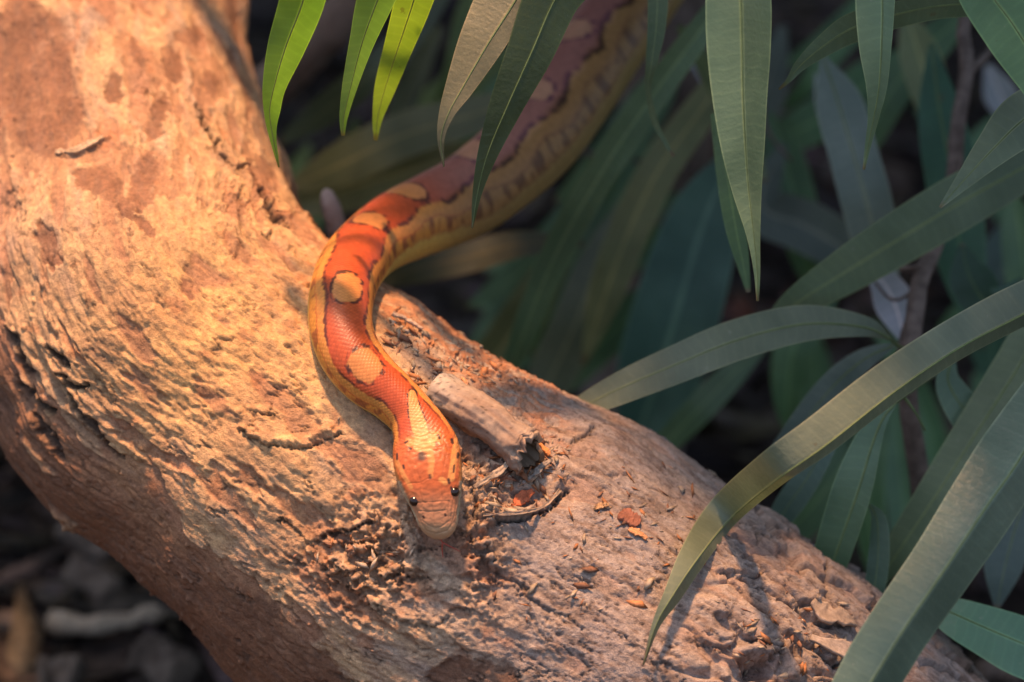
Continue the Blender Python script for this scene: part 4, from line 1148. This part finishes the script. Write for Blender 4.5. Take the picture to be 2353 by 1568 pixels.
# blurred shrub behind the snake
back = empty('fig_shrub', px(1500, 900, 30), 'blurred dark shrub of long leaves behind the snake and the trunk', 'plant')
BL = [  # x,y rows with depth and half width, tint
    ([(1700, -60, 14, 12), (1610, 70, 14, 30), (1500, 220, 14.5, 34), (1380, 400, 15, 36), (1270, 600, 16, 34), (1190, 800, 17, 26), (1140, 930, 18, 5)], (0.080, 0.134, 0.062)),
    ([(1740, 60, 22, 12), (1620, 240, 22, 38), (1520, 380, 22, 44), (1450, 520, 22.5, 46), (1390, 680, 23, 40), (1340, 840, 24, 5)], (0.151, 0.169, 0.080)),
    ([(1700, 330, 24, 14), (1620, 500, 24, 80), (1560, 700, 24, 100), (1500, 900, 25, 90), (1440, 1060, 26, 10)], (0.062, 0.134, 0.107)),
    ([(1440, 460, 26, 12), (1380, 600, 26, 48), (1320, 750, 26, 56), (1260, 880, 27, 50), (1210, 1000, 28, 6)], (0.107, 0.134, 0.089)),
    ([(1330, 520, 27, 10), (1240, 660, 27, 40), (1160, 790, 28, 50), (1080, 880, 29, 40), (1010, 930, 30, 5)], (0.124, 0.134, 0.062)),
    ([(1290, 200, 24, 10), (1100, 260, 24, 42), (930, 310, 24.5, 52), (780, 380, 25, 48), (650, 440, 26, 8)], (0.116, 0.124, 0.054)),
    ([(1180, 330, 26, 10), (1020, 370, 26, 40), (880, 410, 26.5, 50), (750, 450, 27, 46), (640, 490, 28, 8)], (0.151, 0.151, 0.072)),
    ([(1050, -60, 26, 10), (960, 60, 26, 30), (850, 170, 26, 36), (740, 260, 27, 34), (640, 330, 28, 8)], (0.054, 0.072, 0.035)),
    ([(1010, 60, 30, 10), (960, 160, 30, 28), (920, 260, 30, 30), (900, 380, 30, 8)], (0.099, 0.107, 0.054)),
    ([(1340, 560, 20, 8), (1200, 560, 20, 30), (1080, 590, 20, 36), (950, 620, 20.5, 34), (870, 660, 21, 5)], (0.045, 0.045, 0.02)),
    ([(1800, 330, 26, 10), (1750, 470, 26, 50), (1850, 520, 26, 60), (1950, 580, 26, 50), (2020, 640, 27, 8)], (0.099, 0.124, 0.107)),
    ([(2440, 480, 28, 10), (2340, 560, 28, 60), (2280, 680, 28, 60), (2250, 800, 29, 10)], (0.062, 0.099, 0.089)),
    ([(1800, 60, 34, 10), (1760, 200, 34, 50), (1700, 330, 34, 50), (1650, 480, 35, 10)], (0.089, 0.107, 0.089)),
    ([(1560, 60, 18, 8), (1640, 180, 18, 26), (1720, 330, 19, 24), (1760, 420, 19, 5)], (0.107, 0.151, 0.072)),
    ([(2080, 20, 22, 8), (2110, 120, 22, 44), (2150, 250, 22, 40), (2180, 360, 22.5, 8)], (0.151, 0.178, 0.080)),
    ([(2200, 520, 30, 8), (2250, 640, 30, 50), (2280, 800, 30, 50), (2300, 940, 30, 8)], (0.054, 0.124, 0.080)),
]
_r = np.random.default_rng(99)
for _k in range(40):        # more of the same shrub, further in
    _x, _y = _r.uniform(640, 2450), _r.uniform(-150, 900)
    _a = math.radians(_r.uniform(100, 165) if _x < 1750 else _r.uniform(50, 150)); _l = _r.uniform(330, 620); _w = _r.uniform(26, 56); _d = _r.uniform(20, 46)
    if _x < 1150 and _y > 560 or (1450 < _x < 1800 and 800 < _y): continue
    _dx, _dy = math.cos(_a) * _l, math.sin(_a) * _l
    _b = _r.uniform(-60, 60)
    _g = _r.uniform(.95, 1.6)
    BL.append(([(_x, _y, _d, 6), (_x + _dx * .25 + _b * .6, _y + _dy * .22, _d, _w * .9), (_x + _dx * .5 + _b, _y + _dy * .5, _d, _w), (_x + _dx * .75 + _b * .6, _y + _dy * .78, _d + .6, _w * .75), (_x + _dx, _y + _dy, _d + 1.5, 5)],
               ((.085 * _g, .115 * _g, .04 * _g) if _x < 1300 else (.065 * _g, .125 * _g, .06 * _g))))
for k, (rw, tint) in enumerate(BL):
    leaf(back, [(x, y, d, w, w) for x, y, d, w in rw], tuple(min(.3, 1.2 * q_) for q_ in tint), (.25 * (-1) ** k, .2), n=40, m=9, rib=False, seed=60 + k)
for k, rw in enumerate(([(1580, 120, 30, 10), (1660, 190, 30, 40), (1690, 250, 30, 36), (1700, 320, 30, 6)], [(1985, 615, 13, 8), (2030, 650, 13, 34), (2060, 710, 13, 44), (2080, 790, 13, 8)], [(2270, 150, 30, 8), (2300, 220, 30, 38), (2330, 280, 30, 8)], [(1880, 170, 26, 8), (1900, 240, 26, 24), (1930, 330, 26, 24), (1950, 380, 26, 5)])):
    leaf(back, [(x, y, d, w, w) for x, y, d, w in rw], (0.396, 0.409, 0.475), (.2, .2), n=24, m=7, rib=False, seed=90 + k, label='pale bluish leaf added as a blurred highlight')  # added leaves whose pale colour paints blurred highlights
stem(back, [(1750, -120, 20), (1690, 100, 24), (1640, 400, 28), (1560, 900, 34), (1500, 1500, 40)], .3, .5, M_TWIG, 'stem', 40, 10)
stem(back, [(1290, 200, 24), (1450, 150, 25), (1680, 120, 24)], .08, .12, M_TWIG, 'side_shoot', 16)
stem(back, [(1180, 330, 26), (1400, 360, 27), (1640, 400, 28)], .08, .12, M_TWIG, 'side_shoot', 16)
stem(back, [(1820, 370, 20), (1770, 310, 20), (1750, 240, 21)], .06, .08, M_TWIG, 'side_shoot', 16)

# pale stub of a twig behind the trunk, thicker branch behind it
tw = empty('broken_twig', px(770, 520, 12), 'blurred greyish broken twig poking up behind the trunk just left of the snake', 'twig')
P = spline(np.array([px(790, 600, 13), px(770, 510, 12), px(752, 450, 11.8), px(746, 436, 11.8)]), 26)
v_, q_, t_ = tube_np(P, np.concatenate([np.linspace(.42, .34, 20), .34 * np.sqrt(1 - np.linspace(0.1, .96, 6) ** 2)]), 14)
mixed_mesh('twig', c2w(v_ + .03 * noise(v_ * 3)[:, None]), q_, t_, plain_mat('grey_twig', (0.30, 0.24, 0.22), (0.42, 0.36, 0.34), 160), tw)

def log_thing(name, pts, r0, r1, m1, label, cat, group=None, n=60, m=24, amp=.25, seed=0):
    P = spline(np.array([px(*p) for p in pts]), n)
    root = empty(name, P[n // 2], label, cat, group)
    v_, q_, t_ = tube_np(P, np.linspace(r0, r1, n) * np.clip(np.minimum(np.arange(n), np.arange(n)[::-1]) / 2.0 + .55, 0, 1), m)
    v_ = v_ + unit(v_ - np.vstack([np.repeat(P, m, 0), P[:1], P[-1:]]) + 1e-6) * (amp * fbm(v_ * .8 + seed, 4))[:, None]
    mixed_mesh('wood', c2w(v_), q_, t_, m1, root)
    return root
M_TANLOG = plain_mat('tan_branch', (0.16, 0.11, 0.08), (0.30, 0.21, 0.16), 60, .85)
M_PALE = plain_mat('pale_stick', (0.34, 0.26, 0.18), (0.50, 0.40, 0.29), 60, .85)
M_DARKLITTER = plain_mat('dark_litter', (0.07, 0.05, 0.037), (0.16, 0.12, 0.09), 60, .9)
log_thing('bare_branch', [(500, 330, 34), (640, 180, 33), (760, 60, 32), (900, -90, 31), (1050, -260, 30)], 1.0, .9, M_TANLOG, 'blurred tan bare branch slanting behind the trunk at the top', 'branch')

# ------------------------------------------------------------------ litter on the ground
def ground_pt(x, y, h=0.0):
    """camera-space point of the ground plane (raised by h) seen at a photo pixel"""
    dcam = np.array([(x - 1176.5) * K, (784 - y) * K, 1.0])
    dw = dcam[0] * VR + dcam[1] * VU + dcam[2] * VF
    t = (GZ + h - CAMP[2]) / dw[2]
    return dcam * t

def ground_log(name, pts, r, mat, label, cat, group=None, seed=0, h=0.6):
    pp = []
    for x, y in pts:
        c = ground_pt(x, y, h + r)
        q = c[2] - D
        pp.append((x, y, q))
    return log_thing(name, pp, r, r * .85, mat, label, cat, group, amp=r * .6, seed=seed)

ground_log('fallen_stick', [(112, 1428), (180, 1436), (280, 1428), (415, 1398)], .42, M_PALE, 'pale curved stick lying on the dark soil at the bottom left', 'stick', seed=1)
G_L = 'pieces of litter on the soil under the trunk'
ground_log('bark_piece', [(135, 1225), (190, 1240), (260, 1275)], .5, M_DARKLITTER, 'greyish piece of bark on the soil directly under the trunk edge', 'bark piece', G_L, seed=2)
ground_log('bark_piece', [(165, 1310), (215, 1335), (260, 1370)], .7, M_DARKLITTER, 'dull purple-grey bark piece between the pale bark and the pale stick', 'bark piece', G_L, seed=3)
ground_log('bark_piece', [(0, 1420), (40, 1430), (80, 1445)], .5, M_DARKLITTER, 'dark lump of litter left of the pale stick', 'bark piece', G_L, seed=4)
ground_log('bark_piece', [(90, 1560), (130, 1555), (180, 1565)], .9, M_DARKLITTER, 'dark grey lump on the soil at the very bottom left edge', 'bark piece', G_L, seed=5)
ground_log('bark_piece', [(330, 1510), (380, 1530), (420, 1560)], .9, M_DARKLITTER, 'dark bark piece right of and below the pale stick', 'bark piece', G_L, seed=6)
ground_log('bark_piece', [(2250, 1545), (2310, 1540), (2380, 1560)], .6, M_TANLOG, 'brown litter piece on the soil at the bottom right corner', 'bark piece', G_L, seed=7)

def litter():
    """leaf and bark crumbs strewn over the soil: nobody could count them"""
    rng = np.random.default_rng(21)
    n = 7000
    x = rng.uniform(-75, 75, n); y = rng.uniform(-35, 130, n)
    V = []; F = []; Cc = []
    z = GZ + rng.uniform(0, 1.6, n)
    for k in range(n):
        l = rng.uniform(.5, 3.4) if k % 12 else rng.uniform(3, 5.5); w = l * rng.uniform(.14, .42); a = rng.uniform(0, 6.28)
        tx = np.array([math.cos(a), math.sin(a), rng.normal() * .25]); sx = np.array([-math.sin(a), math.cos(a), rng.normal() * .3])
        p = np.array([x[k], y[k], z[k]])
        b = len(V) * 0 + k * 8
        up = np.array([0, 0, rng.uniform(.08, .3)])
        V += [p - tx * l, p - tx * .3 * l + sx * w, p + tx * l, p + tx * .1 * l - sx * w * .9,
              p - tx * l * .9 - up, p - tx * .3 * l + sx * w * .9 - up, p + tx * l * .9 - up, p + tx * .1 * l - sx * w * .8 - up]
        F += [(b, b + 3, b + 2, b + 1), (b, b + 1, b + 5, b + 4), (b + 1, b + 2, b + 6, b + 5), (b + 2, b + 3, b + 7, b + 6), (b + 3, b, b + 4, b + 7)]
        g = rng.uniform(.025, .15)
        cc = np.array([g, g * rng.uniform(.62, .80), g * rng.uniform(.42, .66)])
        Cc += [cc] * 8
    o = mesh_np('leaf_litter', np.array(V), np.array(F), M_SOIL, col=np.array(Cc), smooth_=False)
    tag(o, 'scatter of dead leaves and bark crumbs over the dark soil', None, None, 'stuff')
litter()

# ------------------------------------------------------------------ unseen crowns added above and behind to keep this corner in shade
def crown(name, boxes, n, label, seed, tint=(0.05, 0.085, 0.035)):
    rng = np.random.default_rng(seed)
    lo = np.array(boxes[0][0]); hi = np.array(boxes[0][1])
    ctr = (lo + hi) / 2
    root = bpy.data.objects.new(name, None); COL.objects.link(root)
    root.location = Vector((ctr[0] * S, ctr[1] * S, GZ * S))
    tag(root, label, 'tree', 'unseen fig crowns added for shade')
    V = []; F = []; UV = []
    tot = 0
    vols = [np.prod(np.array(b[1]) - np.array(b[0])) for b in boxes]
    b0 = 0
    for bx, vol in zip(boxes, vols):
        l_, h_ = np.array(bx[0]), np.array(bx[1])
        for _ in range(int(n * vol / sum(vols))):
            p = rng.uniform(l_, h_)
            L = rng.uniform(9, 16); W = L * rng.uniform(.07, .1)
            a = rng.uniform(0, 6.28); dip = rng.uniform(.15, 1.0)
            t0 = np.array([math.cos(a), math.sin(a), -dip]); t0 /= np.linalg.norm(t0)
            sd = np.cross(t0, [0, 0, 1]); sd /= np.linalg.norm(sd); nn = np.cross(sd, t0)
            for j, (tt, ww) in enumerate(((0, .1), (.25, .85), (.5, 1), (.75, .7), (1, .03))):
                c = p + t0 * L * (tt - .5) - np.array([0, 0, 1]) * L * .22 * tt * tt
                V += [c + sd * W * ww + nn * W * .2 * ww, c, c - sd * W * ww + nn * W * .2 * ww]
                UV += [(-1, tt * L), (0, tt * L), (1, tt * L)]
            for j in range(4):
                q = b0 + j * 3
                F += [(q, q + 1, q + 4, q + 3), (q + 1, q + 2, q + 5, q + 4)]
            b0 += 15
    o = mesh_np('foliage', np.array(V), np.array(F), M_LEAF, root, uv=np.array(UV))
    o.color = (*tint, 0.15)
    o['kind'] = 'stuff'
    # trunk made to carry the added crown, standing behind
    bx = boxes[0]
    tx, ty = ctr[0], hi[1] - 4
    pth = spline(np.array([[tx, ty, GZ - 3], [tx + 2, ty + 1, GZ + 20], [tx - 1, ty - 1, ctr[2]], [tx, ty - 6, hi[2]]]), 40)
    v_, q_, t_ = tube_np(pth, np.linspace(3.0, 1.2, 40), 14)
    mixed_mesh('trunk', v_ + .3 * noise(v_ * .4)[:, None], q_, t_, M_TWIG, root)
    return root
# world cm boxes (x right, y away, z up)
crown('added_shade_crown', [((-9, 12, 20), (20, 44, 36)), ((-70, 34, 46), (20, 150, 66)), ((-70, 90, 22), (10, 150, 46))], 5200, 'unseen leafy fig crown added to shade the soil behind the snake, out of frame at the top', 31)
crown('added_shade_crown', [((16, 8, 44), (90, 130, 64)), ((0, 9, 44), (20, 26, 62)), ((9, -12, 44), (60, 24, 62))], 4700, 'unseen leafy fig crown added to shade the right-hand shrub, out of frame at the top right', 32)
